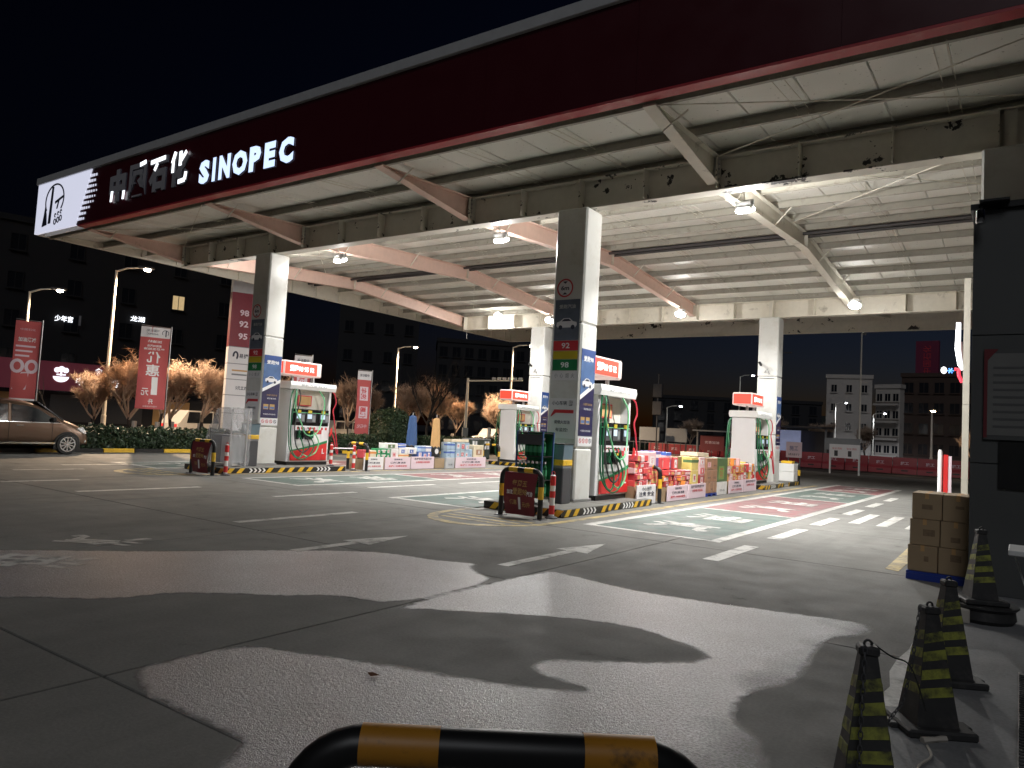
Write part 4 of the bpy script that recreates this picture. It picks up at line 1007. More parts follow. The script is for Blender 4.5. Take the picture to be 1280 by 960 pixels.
for z, n, y0, dy in ((.425, 4, 2.0, .24), (.57, 4, 2.02, .24), (.715, 4, 1.98, .24), (.86, 3, 2.0, .26), (1.0, 3, 2.02, .25)):
    for i in range(n):
        carton(11.14+rn.uniform(-.03,.03), y0+dy*i, z, .4, dy*.93, .138, (RED, CRIM, PINK, RED)[(i+int(z*9)) % 4], '%s gift box with %s patch, layer %s, stacked beside the right dispenser' % (cname((RED, CRIM, PINK, RED)[(i+int(z*9)) % 4]), cname((GOLD, WHT, None)[i % 3]), {42:'one',56:'two',57:'two',71:'three',86:'four',100:'five'}[int(z*100)]), 'red gift boxes stacked by the right dispenser', 'gift box', rz=rn.uniform(-.14,.14), patch=(GOLD, WHT, None)[i % 3])
carton(11.1, 2.95, .40, .5, .45, .46, RED, 'red carton standing behind the hoop barrier', 'red carton behind hoop', patch=GOLD)
carton(11.1, 2.75, .865, .4, .5, .36, PINK, 'large pink carton with white print near the right dispenser', 'large pink carton', patch=WHT)
carton(11.05, 3.3, .862, .4, .36, .38, VIO, 'violet carton behind the heap of red gift boxes', 'violet carton left', band=WHT)
carton(11.05, 3.98, .80, .4, .34, .42, BLU, 'dark blue carton with pale stripe behind the red heap', 'dark blue carton', band=PINK)
for i in range(3): carton(11.12, 3.5+.45*i, .79, .3, .2, .3, RED, 'red gift bag standing on the heap, pale label to the lane', 'red gift bags on the heap', 'gift box', rz=rn.uniform(-.4,.4), patch=WHT)
carton(10.95, 4.45, .78, .5, .86, .33, hue(.25,.18,.07), 'olive brown carton at the back above the red heap', 'olive carton')
carton(11.0, 3.35, .362, .4, .36, .44, MAR, 'dark red carton at the near end of the heap', 'dark red carton')
# green carton on white box
carton(11.2, 7.48, 0, .6, .86, .38, WHT, 'white carton under the green carton', 'white carton')
carton(11.2, 7.46, .382, .6, .88, .7, GRN, 'big dark green carton between the brown stack and the orange bags', 'dark green carton', patch=hue(.2,.3,.08))
# orange, pink and red bags
for i in range(5):
    for r_ in range(3):
        if r_ == 2 and i in (1, 3): continue
        carton(11.16+rn.uniform(-.03,.02), 8.45+.27*i, .362+.235*r_, .34, .25, .23, (ORG, PINK, GOLD, RED, ORG)[(i+r_) % 5], '%s gift bag with %s patch, %s row behind the third pink panel' % (cname((ORG, PINK, GOLD, RED, ORG)[(i+r_) % 5]), cname((YEL, WHT, RED)[(i+r_) % 3]), ('bottom','middle','top')[r_]), 'gift bags behind the third pink panel', 'gift box', rz=rn.uniform(-.25,.25), patch=(YEL, WHT, RED)[(i+r_) % 3])
for i in range(5):
    for r_ in range(2):
        carton(11.16+rn.uniform(-.03,.02), 9.9+.255*i, .362+.26*r_, .34, .235, .255, (RED, YEL, WHT, RED, ORG)[(i*2+r_) % 5], '%s gift bag with %s patch, %s row behind the last pink panel' % (cname((RED, YEL, WHT, RED, ORG)[(i*2+r_) % 5]), cname((WHT, RED, GRN)[(i+r_) % 3]), ('bottom','top')[r_]), 'gift bags behind the last pink panel', 'gift box', rz=rn.uniform(-.25,.25), patch=(WHT, RED, GRN)[(i+r_) % 3])
# white cabinet at the far end
d = thing('steel_cabinet', 'small white cabinet with yellow top at the far end of the right island', 'cabinet', (10.9,16.55,.155))
MB().bb(-.3,.3,-.3,.3,0,.36,c=.01).build('lower_box', MT['white'], d); MB().bb(-.3,.3,-.3,.3,.37,.68,c=.01).build('upper_box', MT['white'], d); MB().bb(-.2,.2,-.2,.2,.685,.78,c=.01).build('top_box', MT['yellow'], d)

# --- left row
panel(.93, 3.36, 4.28, .43, MT['whitepl'], 'white promotion panel next to the left hoop barrier', TX)
panel(.93, 4.34, 5.6, .42, MT['pinkpl'], 'pale pink promotion panel under the tall white carton', TX)
panel(.93, 5.62, 6.86, .44, MT['pinkpl'], 'pale pink promotion panel under the blue cartons', TY)
panel(.93, 8.1, 10.0, .42, MT['pinkpl'], 'wide pale pink promotion panel beyond the tan parasol', TX)
tag(MB().bb(.2, .88, 3.4, 6.82, 0, .38).build('goods_plinth', MT['cardboard']), 'low cardboard plinth behind the three left panels', 'plinth')
tag(MB().bb(.2, .88, 8.14, 9.95, 0, .38).build('goods_plinth', MT['cardboard']), 'low cardboard plinth behind the wide pale pink panel', 'plinth')
GL = 'cartons on the left row'
carton(.86, 3.38, .382, .3, .3, .27, CRIM, 'red and white carton at the near end of the left row', GL, patch=WHT)
carton(.86, 3.7, .382, .3, .28, .26, CRM, 'cream carton second from the near end of the left row', GL, band=ORG)
for i in range(3):
    for r_ in range(2): carton(.87, 4.0+.22*i, .382+.16*r_, .3, .2, .155, DGN, 'green and white carton in the left row', 'green cartons in the left row', patch=WHT, band=WHT if i == 1 else None)
carton(.84, 4.42, .70, .34, .6, .19, WHT, 'white carton lying on the green cartons', GL, patch=GRN)
carton(.86, 4.68, .382, .34, .36, .31, WHT, 'white carton beneath the lying white carton', GL, patch=PINK)
carton(.86, 5.06, .382, .3, .5, .14, CRM, 'low cream carton beneath the blue and white ones', GL, band=ORG)
for i in range(2): carton(.86, 5.06+.46*i, .525, .3, .44, .22, WHT, 'white carton with blue print in the left row, %s one' % ('nearer' if i == 0 else 'farther'), GL, patch=BLU)
carton(.84, 5.08, .748, .3, .34, .13, BLU, 'small blue carton on the white ones with blue print', GL, band=WHT)
for i in range(3): carton(.87, 6.02+.25*i, .382, .3, .24, .23, BLU, 'bright blue carton in the lower row left of the tan parasol', 'bright blue cartons, lower row', patch=WHT)
for i in range(2): carton(.87, 6.15+.3*i, .615, .3, .28, .2, (LBL, WHT)[i], ['pale blue carton on the bright blue ones', 'white carton with blue band on the bright blue ones'][i], GL, band=BLU)
for i in range(2):
    for r_ in range(2): carton(.88, 7.6+.24*i, .4+.29*r_ if True else 0, .3, .23, .28, LBL, 'pale blue water carton in the near stack by the tan parasol', 'pale blue water cartons, near stack', band=BLU)
carton(.9, 7.58, 0, .4, .5, .398, hue(.45,.46,.48), 'grey carton beneath the pale blue water cartons', 'grey carton')
for i in range(3):
    for r_ in range(2): carton(.88, 8.16+.27*i, .382+.3*r_, .34, .255, .29, (LBL, hue(.4,.5,.55), LBL)[i], 'pale blue water carton in the far stack beyond the tan parasol', 'pale blue water cartons, far stack', patch=(WHT if i != 1 else RED))
carton(.88, 7.85, .98, .4, 1.05, .11, CRM, 'flat cream carton lying on the pale blue water cartons', 'flat cream carton left')
carton(.86, 8.98, .382, .3, .2, .33, LBL, 'single small pale blue carton next to the tan one', GL)
carton(.86, 9.25, .382, .45, .66, .5, CRM, 'tan carton at the far end of the left row', GL, patch=BRN)
# folded parasols
def parasol(loc, h, r, mat, label, skirt=True):
    d = thing('folded_parasol', label, 'parasol', loc, 0, 'folded parasols')
    MB().tube([(0,0,.0),(0,0,h+.12)], .025, 8).build('pole', MT['steel'], d)
    mb = MB(); n = 16; vs, fs = [], []
    prof_ = [(r*.7,.42),(r*1.05,.5),(r,1.0),(r*.85,1.5),(r*.7,h-.05),(r*.3,h)]
    for rr_, z in prof_:
        for q in range(n): a = 2*math.pi*q/n; k_ = rr_*(1+.12*(q % 2)); vs.append((k_*math.cos(a), k_*math.sin(a), z))
    for i in range(len(prof_)-1):
        for q in range(n): fs.append((i*n+q, i*n+(q+1) % n, (i+1)*n+(q+1) % n, (i+1)*n+q))
    mb.add(vs, fs+[tuple(range((len(prof_)-1)*n, len(prof_)*n)), tuple(range(n))[::-1]]); mb.build('canopy', mat, d)
    MB().lathe([(r*1.12,.4),(r*1.18,.44),(r*1.15,.75),(r*1.05,.8)], 16).build('strap', MT['black'], d)
    MB().bb(-.28, .28, -.28, .28, 0, .36, c=.02).build('base', MT['cardboard'] if skirt else MT['dgrey'], d)
    if skirt: 
        q = MB(); q.lathe([(.1,0),(.1,.01)], 14); o_ = q.build('disc_label', MT['whitepl'], d, (r*1.2,-.12,.62)); o_.rotation_euler = (0, math.pi/2, 0)
    return d
parasol((.55,7.3,0), 1.85, .16, MT['tan'], 'folded tan parasol standing in a cardboard base between the cartons')
parasol((-.5,7.15,0), 1.9, .19, MT['bluecloth'], 'folded blue parasol behind the bright blue cartons', False)
def wbin(loc, label):
    d = thing('wheelie_bin', label, 'bin', loc, 0, 'dark wheelie bins behind the cartons')
    m = MB(); m.prism([(-.25,.05),(.25,.05),(.3,.95),(-.3,.95)], -.28, .28, 'x'); m.build('body', M('bin green grey', (.06,.08,.07), .5), d)
    MB().bb(-.3,.3,-.32,.32,.952,1.02,c=.02).build('lid', MT['grey'], d)
    for s in (-1, 1): m = MB().tube([(s*.2-.03,.26,.09),(s*.2+.03,.26,.09)], .09, 10).build('wheel', MT['rubber'], d)
    for k in range(2): MB().bb(.29,.31,-.2+.22*k,-.06+.22*k,.5,.9).build('sticker', MT['inkwhite'], d)
    return d
w0 = wbin((-4.0,15.3,0), 'dark wheelie bin behind the tan carton, nearer one'); copy_tree(w0, None, (-4.0,16.3,0), 0, 'dark wheelie bin behind the tan carton, farther one')
# ================================================================ KIOSK WALL AND THE THINGS BY IT
ks = thing('charcoal_kiosk', 'unlit charcoal kiosk wall with a notice board filling the right edge', 'kiosk', (17.94,-3.46,0))
MB().bb(0, 6.5, .02, 2.6, 0, 4.5).build('wall', MT['kioskwall'], ks)
pm = MB().bb(-.606, .606, 0, .018, -.745, .745, c=.004).mesh('wall_panel'); pm.materials.append(MT['kioskwall'])
for i in range(5):
    for j in range(3): link('wall_panel', pm, ks, (.61+1.22*i, 0, .75+1.5*j))
MB().bb(-.03, 6.6, -.05, 2.65, 4.5, 4.57).build('roof_cap', MT['black'], ks)
nbd = MB().bb(.13, 1.1, -.03, -.004, 1.78, 2.83).build('notice_board', MT['kioskwall'], ks)
MB().bb(.165, 1.07, -.034, -.031, 1.83, 2.78).build('paper', M('dim paper', (.17,.17,.16), .7, var=.1), nbd)
m = MB(); m.prism([(.13,1.8),(.165,1.8),(.165,2.7),(.27,2.83),(.13,2.83)], -.038, -.035, 'y'); m.build('red_corner', M('dull red print', (.14,.015,.02), .6), nbd)
M_LINE = M('dim print', (.1,.1,.1), .7)
for k in range(9): MB().bb(.22, 1.0-.05*(k % 3), -.037, -.035, 2.6-.085*k, 2.625-.085*k).build('text_line', M_LINE, nbd)
MB().bb(.28, 1.1, -.022, -.003, 1.22, 1.76).build('hatch', MT['black'], ks)
fl = thing('wall_floodlight', 'small unlit chrome lamp on the top corner of the charcoal kiosk', 'lamp', (18.02,-3.5,4.5))
MB().tube([(0,0,.02),(0,-.1,-.02),(0,-.16,-.06)], .018, 6).build('arm', MT['black'], fl)
MB().lathe([(.02,.02),(.05,0),(.055,-.14),(.045,-.16)], 12, (0,-.18,-.06)).build('shade', MT['chrome'], fl, smooth=True)
MB().bb(-.02, .28, -.12, 0, .06, .085).build('hood', MT['black'], fl)
# pale pillar, with the lit sign edge-on
d = thing('pale_pillar', 'narrow pale pillar left of the charcoal kiosk behind the cartons', 'pillar', (17.545,3.05,0))
MB().bb(-.05,.06,-.05,.05,0,2.55).build('shaft', MT['cream'], d); MB().bb(-.05,.06,-.05,.05,2.555,5.02).build('shaft', MT['cream'], d)
MB().bb(-.1,.1,-.1,.1,0,.06).build('base_plate', MT['steel'], d)
d = thing('lit_sign', 'glowing white and red shop sign seen edge on beside the pale pillar', 'sign', (17.39,4.0,3.0))
MB().tube([(-.04,0,1.3),(-.05,0,.75),(0,0,.42),(.05,0,.32)], [.045,.055,.05,.03], 10).build('white_tube', MT['letterhot'], d)
MB().tube([(.0,.02,.9),(.03,.02,.4)], .03, 8).build('pink_panel', MT['signbox'], d)
mb = MB(); mb.lathe([(.0,-.02),(.055,-.02),(.055,.02),(.0,.02)], 16); o = mb.build('white_disc', MT['letterhot'], d, (-.29,0,.31)); o.rotation_euler = (math.pi/2,0,0); o.scale = (1,1.3,1)
mb = MB(); 
for a in (0, 1.05, 2.1): mb.tube([(-.06*math.cos(a),0,-.06*math.sin(a)),(.06*math.cos(a),0,.06*math.sin(a))], .014, 6)
mb.build('blue_star', M('lit blue mark', (.05,.2,.6), .4, var=0, emit=(.1,.35,1), es=.9), d, (-.17,0,.3))
MB().tube([(-.1,0,.33),(-.03,0,.33),(-.02,0,.2),(.04,0,.06)], .035, 8).build('red_mark', M('lit red mark', (.7,.05,.08), .4, var=0, emit=(1,.06,.1), es=.7), d)
MB().tube([(-.3,.03,.31),(.15,.03,.31)], .012, 6).build('bracket', MT['steel'], d)
d = thing('red_totem', 'upright red and white totem standing behind the carton pallet', 'totem', (16.98,6.0,0))
MB().tube([(-.07,0,0),(-.07,0,1.6),(-.07,0,1.66)], [.05,.05,.025], 10).build('white_post', MT['inkwhite'], d, smooth=True)
MB().bb(0,.09,-.05,.05,.05,1.55).build('red_panel', MT['red'], d); MB().bb(.1,.16,-.05,.05,.05,1.52).build('pink_panel', MT['pinkpl'], d)
# pallet with twelve cartons
d = thing('pallet', 'blue plastic pallet under the brown cartons beside the charcoal kiosk', 'pallet', (17.6,-2.72,0))
MB().bb(-.34,.33,-.36,.36,.075,.105).build('deck', MT['bluepl'], d)
for y in (-.3, 0, .3): MB().bb(-.34,.33,y-.06,y+.06,0,.073).build('runner', MT['bluepl'], d)
M_FADE = M('faded carton print', (.22,.15,.09), .8, var=.4, scale=30)
TIER = ['bottom', 'middle', 'top']
for t in range(3):
    for c_ in range(2):
        for row in range(2):
            sx = .325; x = 17.275+.018*t+.333*c_; y = -3.06+.36*row; z = .107+.325*t
            dd = thing('carton', 'brown carton, %s tier, %s column, %s row of the kiosk pallet' % (TIER[t], ('lane side', 'kiosk side')[c_], ('front', 'rear')[row]), 'carton', (x+sx/2, y+.175, z), .01*(t-1)+.008*c_, 'brown cartons stacked on the pallet by the kiosk')
            MB().bb(-sx/2, sx/2, -.172, .172, 0, .32, c=.005).build('box', MT['cardboard'], dd)
            MB().bb(-.022, .022, -.174, .174, .25, .3215).build('tape', MT['tan'], dd)
            px_, pw_, ph_ = rn.uniform(-.1,.02), rn.uniform(.05,.14), rn.uniform(.02,.09); pz_ = rn.uniform(.06,.2)
            MB().bb(px_, px_+pw_, -.1745, -.1725, pz_, pz_+ph_).build('faded_print', M_FADE, dd)
# square traffic cones
def cone(loc, label, rz, base=True):
    d = thing('traffic_cone', label, 'traffic cone', loc, rz, 'black and yellow square traffic cones')
    def hw(z): return .118-.083*(z-.05)/.62
    def fr(z0, z1, g_=0.0):
        a, b = hw(z0)+g_, hw(z1)+g_
        return [(-a,-a,z0),(a,-a,z0),(a,a,z0),(-a,a,z0),(-b,-b,z1),(b,-b,z1),(b,b,z1),(-b,b,z1)]
    F6 = [(0,3,2,1),(4,5,6,7),(0,1,5,4),(1,2,6,5),(2,3,7,6),(3,0,4,7)]
    MB().bb(-.19, .19, -.19, .19, 0, .05, c=.012).build('rubber_base', MT['rubber'], d)
    for s in (-1, 1): MB().bb(s*.2-.03, s*.2+.03, -.05, .05, 0, .035, c=.008).build('base_lug', MT['rubber'], d)
    MB().add(fr(.05,.67), F6).build('body', MT['rubber'], d)
    zs = (.19, .57)
    for k in range(4):
        z0 = .195+.1*k; m = MB()
        for q in range(4):                      # slanting reflective bands, one per face
            a = q*math.pi/2; ca, sa = math.cos(a), math.sin(a); P = []
            for u, z in ((-1,z0), (1,z0+.022), (1,z0+.075), (-1,z0+.053)):
                h_ = hw(z); x, y = u*h_*.97, -h_-.002; P.append((x*ca-y*sa, x*sa+y*ca, z))
            P2 = []
            for u, z in ((-1,z0), (1,z0+.022), (1,z0+.075), (-1,z0+.053)):
                h_ = hw(z)-.004; x, y = u*h_*.97, -h_; P2.append((x*ca-y*sa, x*sa+y*ca, z))
            m.add(P+P2, [(0,1,2,3),(4,7,6,5),(0,4,5,1),(1,5,6,2),(2,6,7,3),(3,7,4,0)])
        m.build('reflective_band', MT['yellowg'], d)
    MB().bb(-.045,.045,-.045,.045,.655,.70,c=.01).build('cap', MT['rubber'], d)
    MB().tube([(.016*math.cos(k*.6283),0,.706+.016*math.sin(k*.6283)) for k in range(10)], .006, 6, closed=True).build('ring', MT['rubber'], d)
    return d
cone((17.86,-9.85,0), 'traffic cone nearest the camera, cut by the bottom edge of the photo', .35)
cone((18.0,-8.62,0), 'second traffic cone from the camera, with a chain hanging down its edge', .55)
cone((18.02,-7.5,0), 'third traffic cone from the camera, half behind the second', .5)
cone((18.12,-5.05,.17), 'traffic cone standing on the black tub beside the kiosk wall', .4)
d = thing('rubber_tub', 'low black rubber tub under the farthest traffic cone', 'tub', (18.15,-5.05,0))
MB().lathe([(.24,0),(.27,.04),(.26,.12),(.29,.15),(.29,.168)], 20).build('body', MT['rubber'], d, smooth=True)
MB().bb(-.2,-.1,-.3,-.2,0,.13,c=.01).build('pale_block', MT['limewash'], d)
# hanging chains: each link real
ln = MB(); ln.tube([(.009*math.cos(k*.785),0,.02*math.sin(k*.785)) for k in range(8)], .0032, 5, closed=True); lnm = ln.mesh('chain_link'); lnm.materials.append(MT['dgrey'])
def chain(pts, label):
    d = thing('chain', label, 'chain', pts[0], 0, 'chains on the traffic cones')
    P = [Vector(p) for p in pts]; tot = sum((b-a).length for a, b in zip(P, P[1:])); n = int(tot/.03); acc = 0
    for i in range(n):
        s = i*.03; k = 0
        while k < len(P)-2 and s > (P[k+1]-P[k]).length: s -= (P[k+1]-P[k]).length; k += 1
        v = (P[k+1]-P[k]).normalized(); p = P[k]+v*s-P[0]
        o = link('chain_link', lnm, d, p); o.rotation_mode = 'QUATERNION'; o.rotation_quaternion = v.to_track_quat('Z', 'Y') @ Vector((0,0,1)).rotation_difference(Vector((0,0,1)))
        if i % 2:
            from mathutils import Quaternion
            o.rotation_quaternion = o.rotation_quaternion @ Quaternion((0,0,1), math.pi/2)
chain([(17.955,-8.685,.69),(17.93,-8.74,.4),(17.89,-8.77,.16),(17.8,-8.86,.02)], 'dark chain hanging down the edge of the second traffic cone')
chain([(17.86,-9.92,.69),(17.86,-9.98,.4),(17.86,-10.02,.1)], 'dark chain hanging down the front of the nearest traffic cone')
d = MB(); d.tube(hosepath([(17.86,-9.78,.70),(17.93,-9.65,.62),(18.0,-9.5,.55),(18.05,-9.3,.3)], 6), .004, 5)
tag(d.build('black_cord', MT['rubber']), 'thin black cord slung between the two nearest traffic cones', 'cord')
d = MB(); d.tube(hosepath([(18.03,-8.95,.012),(18.06,-9.1,.012),(18.02,-9.3,.012),(18.06,-9.6,.012),(18.02,-10.2,.012)], 6), .007, 5)
d.tube([(18.0,-8.9,.016),(18.06,-8.84,.02),(18.1,-8.78,.016)], [.02,.014,.02], 6)
tag(d.build('pale_cord', MT['limewash']), 'frayed pale cord lying on the paving behind the nearest cone', 'cord')
# ribbed steel box and ledge at the very edge of the frame
d = thing('steel_grating', 'bright ribbed steel floor plate at the right border of the photo', 'floor plate', (18.432,-9.2,0))
MB().bb(0, .5, -.8, 2.2, 0, .035).build('body', MT['steel'], d)
for k in range(58): MB().bb(.004, .49, -.78+.05*k, -.75+.05*k, .036, .045, c=.002).build('rib', MT['chrome'], d)
d = thing('wall_ledge', 'pale ledge jutting out at the right border above the counter', 'ledge', (18.37,-7.75,.97))
MB().bb(0, .6, -.2, .2, 0, .035, c=.005).build('shelf', MT['white'], d); MB().tube([(.03,0,0),(.12,0,-.3)], .006, 6).build('strut', MT['white'], d)
# ================================================================ CAR
def carbuild():
    d = thing('parked_car', 'bronze people carrier parked along the hedge at the left edge', 'car', (-7.6,-3.78,0))
    # local: +y forward, x = sideways; length 4.55
    w = .87
    # sections along y: (y, [ (halfwidth, z) ... ]) from sill to roof
    S = [(-2.28, [(.62,.42),(.70,.55),(.72,.85),(.66,1.0),(.5,1.05)]),
         (-2.15, [(.78,.3),(.82,.55),(.82,.9),(.74,1.15),(.58,1.3)]),
         (-1.9, [(.82,.24),(.87,.55),(.86,.95),(.76,1.35),(.62,1.56)]),
         (-1.2, [(.82,.22),(.88,.55),(.87,.97),(.77,1.4),(.64,1.67)]),
         (-.3, [(.82,.22),(.88,.55),(.875,.98),(.78,1.42),(.64,1.71)]),
         (.5, [(.82,.22),(.88,.55),(.875,.98),(.78,1.38),(.63,1.66)]),
         (1.0, [(.82,.22),(.88,.55),(.87,.98),(.78,1.22),(.62,1.42)]),
         (1.45, [(.82,.22),(.88,.55),(.86,.95),(.76,1.03),(.58,1.1)]),
         (1.85, [(.82,.24),(.865,.5),(.83,.82),(.72,.93),(.5,.99)]),
         (2.12, [(.76,.26),(.78,.45),(.74,.68),(.62,.79),(.42,.84)]),
         (2.27, [(.55,.3),(.58,.45),(.54,.58),(.44,.66),(.3,.70)])]
    vs, fs = [], []
    for y, sec in S:
        ring_ = [(x, y, z) for x, z in sec]+[(0, y, sec[-1][1]+.02)]+[(-x, y, z) for x, z in sec[::-1]]
        vs += ring_
    n = 11
    for i in range(len(S)-1):
        for k in range(n-1): fs.append((i*n+k, i*n+k+1, (i+1)*n+k+1, (i+1)*n+k))
        fs.append((i*n+n-1, i*n, (i+1)*n, (i+1)*n+n-1))
    fs += [tuple(range(n)), tuple(range((len(S)-1)*n, len(S)*n))[::-1]]
    b = MB().add(vs, [f[::-1] for f in fs]).build('body', MT['carpaint'], d, smooth=True)
    sm = b.modifiers.new('s', 'SUBSURF'); sm.levels = 2; sm.render_levels = 2
    for s in (1, -1):
        def pan(pts, mat, nm, par=d, t=.008):
            """panel following the tumblehome: points given as (y,z)"""
            def X(z): return s*(.882-max(0, z-.97)*.2)
            P = [(X(z), y, z) for y, z in pts]; Q = [(x+s*t, y, z) for x, y, z in P]; k = len(P)
            return MB().add(P+Q, [tuple(range(k)), tuple(range(k, 2*k))]+[(i, (i+1) % k, (i+1) % k+k, i+k) for i in range(k)]).build(nm, mat, par)
        pan([(-1.95,1.03),(-1.3,1.02),(-1.3,1.47),(-1.75,1.42)], MT['glass'], 'side_window')
        pan([(-1.2,1.02),(-.22,1.02),(-.22,1.53),(-1.2,1.50)], MT['glass'], 'side_window')
        pan([(-.12,1.02),(1.28,1.0),(.62,1.42),(.3,1.50),(-.12,1.53)], MT['glass'], 'side_window')
        for y in (-1.25, -.17): pan([(y-.035,1.0),(y+.035,1.0),(y+.03,1.54),(y-.03,1.54)], MT['carpaint'], 'door_pillar', t=.012)
        for y, L in ((-.17,0), (1.05,0), (-1.25,0)): pan([(y-.004,.34),(y+.004,.34),(y+.004,1.0),(y-.004,1.0)], MT['black'], 'door_gap', t=.006)
        for y in (.02, -1.05): pan([(y-.0,.88),(y+.2,.885),(y+.2,.91),(y,.91)], MT['chrome'], 'door_handle', t=.03)
        pan([(-1.1,.33),(1.15,.33),(1.15,.39),(-1.1,.37)], MT['chrome'], 'sill_trim', t=.02)
        pan([(-1.95,1.0),(1.32,.985),(1.32,1.0),(-1.95,1.02)], MT['chrome'], 'window_trim', t=.012)
        mr = MB().bb(s*.9-.09, s*.9+.09, .98, 1.12, 1.02, 1.17, c=.03).build('mirror', MT['black'], d)
        for y, nm in ((1.52,'f'), (-1.4,'r')):
            arch = MB()
            arch.prism([(y+.40*math.cos(a*math.pi/12), .33+.40*math.sin(a*math.pi/12)) for a in range(13)]+[(y-.40,.16),(y+.40,.16)], min(s*.8,s*.886), max(s*.8,s*.886), 'x'); arch.build('wheel_arch', MT['black'], d)
            ty = MB()
            prof_ = [(.2,-.1),(.31,-.1),(.33,-.07),(.33,.07),(.31,.1),(.22,.1),(.21,.05)]
            ty.lathe(prof_, 28); wh = ty.build('wheel', MT['tyre'], d, (s*.82, y, .33), smooth=True); wh.rotation_euler = (0, math.pi/2, 0)
            rb = MB().lathe([(.0,.02),(.205,.02),(.205,.07),(0,.07)], 24).build('rim_shadow', MT['black'], wh); rb.scale = (1, 1, s)
            m = MB()
            m.lathe([(.205,.07),(.236,.07),(.236,.108),(.205,.108)], 28, closed=True); m.lathe([(0,.06),(.05,.06),(.05,.1),(0,.1)], 12)
            for k in range(10):
                a = 2*math.pi*k/10; ca, sa = math.cos(a), math.sin(a)
                m.obb((.13*ca,.13*sa,.088), (.09*ca,.09*sa,0), (-.016*sa,.016*ca,0), (0,0,.012))
            ri = m.build('rim', MT['alloy'], wh); ri.scale = (1, 1, s)
        hl = MB(); hl.add([(s*.80,1.9,.74),(s*.845,1.78,.84),(s*.70,2.0,.88),(s*.52,2.16,.78),(s*.56,2.2,.66),(s*.72,2.08,.66)], [(0,1,2,3,4,5)]); q = hl.v[:]
        hl.add([(x*1.02,y+.04,z+.01) for x, y, z in q], [(0,1,2,3,4,5)]); hl.f += [(i,(i+1) % 6,(i+1) % 6+6,i+6) for i in range(6)]; hl.m += [0]*6
        hl.build('headlight', MT['headlamp'], d)
        MB().bb(s*.66-.07, s*.66+.07, 2.07, 2.17, .38, .46, c=.02).build('fog_lamp', MT['headlamp'], d)
        rl = MB().bb(s*.72-.08, s*.72+.1, -2.24, -2.0, .85, 1.25, c=.03).build('tail_light', MT['inkred'], d)
    ws = MB(); ws.add([(-.7,1.42,1.07),(.7,1.42,1.07),(.56,.66,1.62),(-.56,.66,1.62),(-.7,1.46,1.09),(.7,1.46,1.09),(.56,.68,1.65),(-.56,.68,1.65)], [(0,1,2,3),(7,6,5,4),(0,4,5,1),(1,5,6,2),(2,6,7,3),(3,7,4,0)]); ws.build('windscreen', MT['glass'], d)
    MB().bb(-.45,.45,2.2,2.26,.5,.6,c=.02).build('grille', MT['black'], d)
    MB().bb(-.26,.26,2.262,2.28,.42,.52).build('number_plate', MT['inkwhite'], d)
    MB().bb(-.66,.66,-2.2,-2.1,1.1,1.45).build('rear_window', MT['glass'], d)
    return d
carbuild()

# ================================================================ HEDGE, BANNERS
rn = random.Random(5)
def leaf_mass(name, inside, n, size, mat, bounds, seed, clump=.25):
    r_ = np.random.default_rng(seed); x0, x1, y0, y1, z0, z1 = bounds
    P = r_.uniform((x0,y0,z0), (x1,y1,z1), (n*4, 3)); P = P[inside(P)][:n]
    n = len(P); A = r_.normal(size=(n,3)); A /= np.linalg.norm(A, axis=1)[:,None]
    B = r_.normal(size=(n,3)); B -= A*(A*B).sum(1)[:,None]; B /= np.linalg.norm(B, axis=1)[:,None]
    s = size*r_.uniform(.6, 1.3, (n,1))
    V = np.stack([P-A*s, P+B*s*.45, P+A*s, P-B*s*.45], 1).reshape(-1,3)
    me = bpy.data.meshes.new(name); me.from_pydata(V.tolist(), [], np.arange(4*n).reshape(-1,4).tolist()); me.materials.append(mat); return me
def hedge(y0, y1, x0, x1, h, n, label, seed):
    d = thing('hedge', label, 'hedge', ((x0+x1)/2, (y0+y1)/2, 0), 0, 'clipped hedges along the road')
    lx, ly = (x1-x0)/2, (y1-y0)/2
    MB().bb(-lx+.16, lx-.16, -ly+.16, ly-.16, .0, h-.16).build('stems', MT['leaf'], d)
    r0 = np.random.default_rng(seed)
    def ins(P):
        wob = .06*np.sin(P[:,1]*3+seed)+.05*np.sin(P[:,1]*7.3)+.05*np.sin(P[:,1]*17+P[:,0]*9)
        dd = np.minimum.reduce([P[:,0]+lx, lx-P[:,0], h+wob-P[:,2], P[:,1]+ly, ly-P[:,1]])
        return (dd > 0) & (dd < .2)
    link('foliage', leaf_mass('foliage', ins, n, .065, MT['leaf'], (-lx,lx,-ly,ly,.05,h+.12), seed), d)
hedge(-14, 13.4, -9.5, -8.1, .85, 52000, 'long low clipped hedge running behind the bronze car', 1)
hedge(16.8, 30, -9.7, -8.3, .9, 14000, 'low clipped hedge beyond the dome shaped bush', 2)
d = thing('dome_bush', 'tall dome shaped dark evergreen bush behind the left cartons', 'bush', (-9.5,15.3,0))
MB().lathe([(.12,0),(.1,.5)], 8).build('trunk', MT['bark'], d)
def insd(P):
    q = (P[:,0]/1.35)**2+(P[:,1]/1.45)**2+(np.maximum(P[:,2]-.9,0)/1.5)**2; return (q < 1+.08*np.sin(P[:,1]*6)) & (q > .62)
link('foliage', leaf_mass('foliage', insd, 16000, .06, MT['leaf'], (-1.6,1.6,-1.6,1.6,.05,2.6), 3), d)
MB().lathe([(.9,.1),(1.1,.9),(.8,1.6),(.3,2.05)], 14).build('inner_foliage', MT['leaf'], d)
hedge(-30, 60, -13.4, -12.2, .7, 40000, 'rough low hedge along the far edge of the verge', 6)

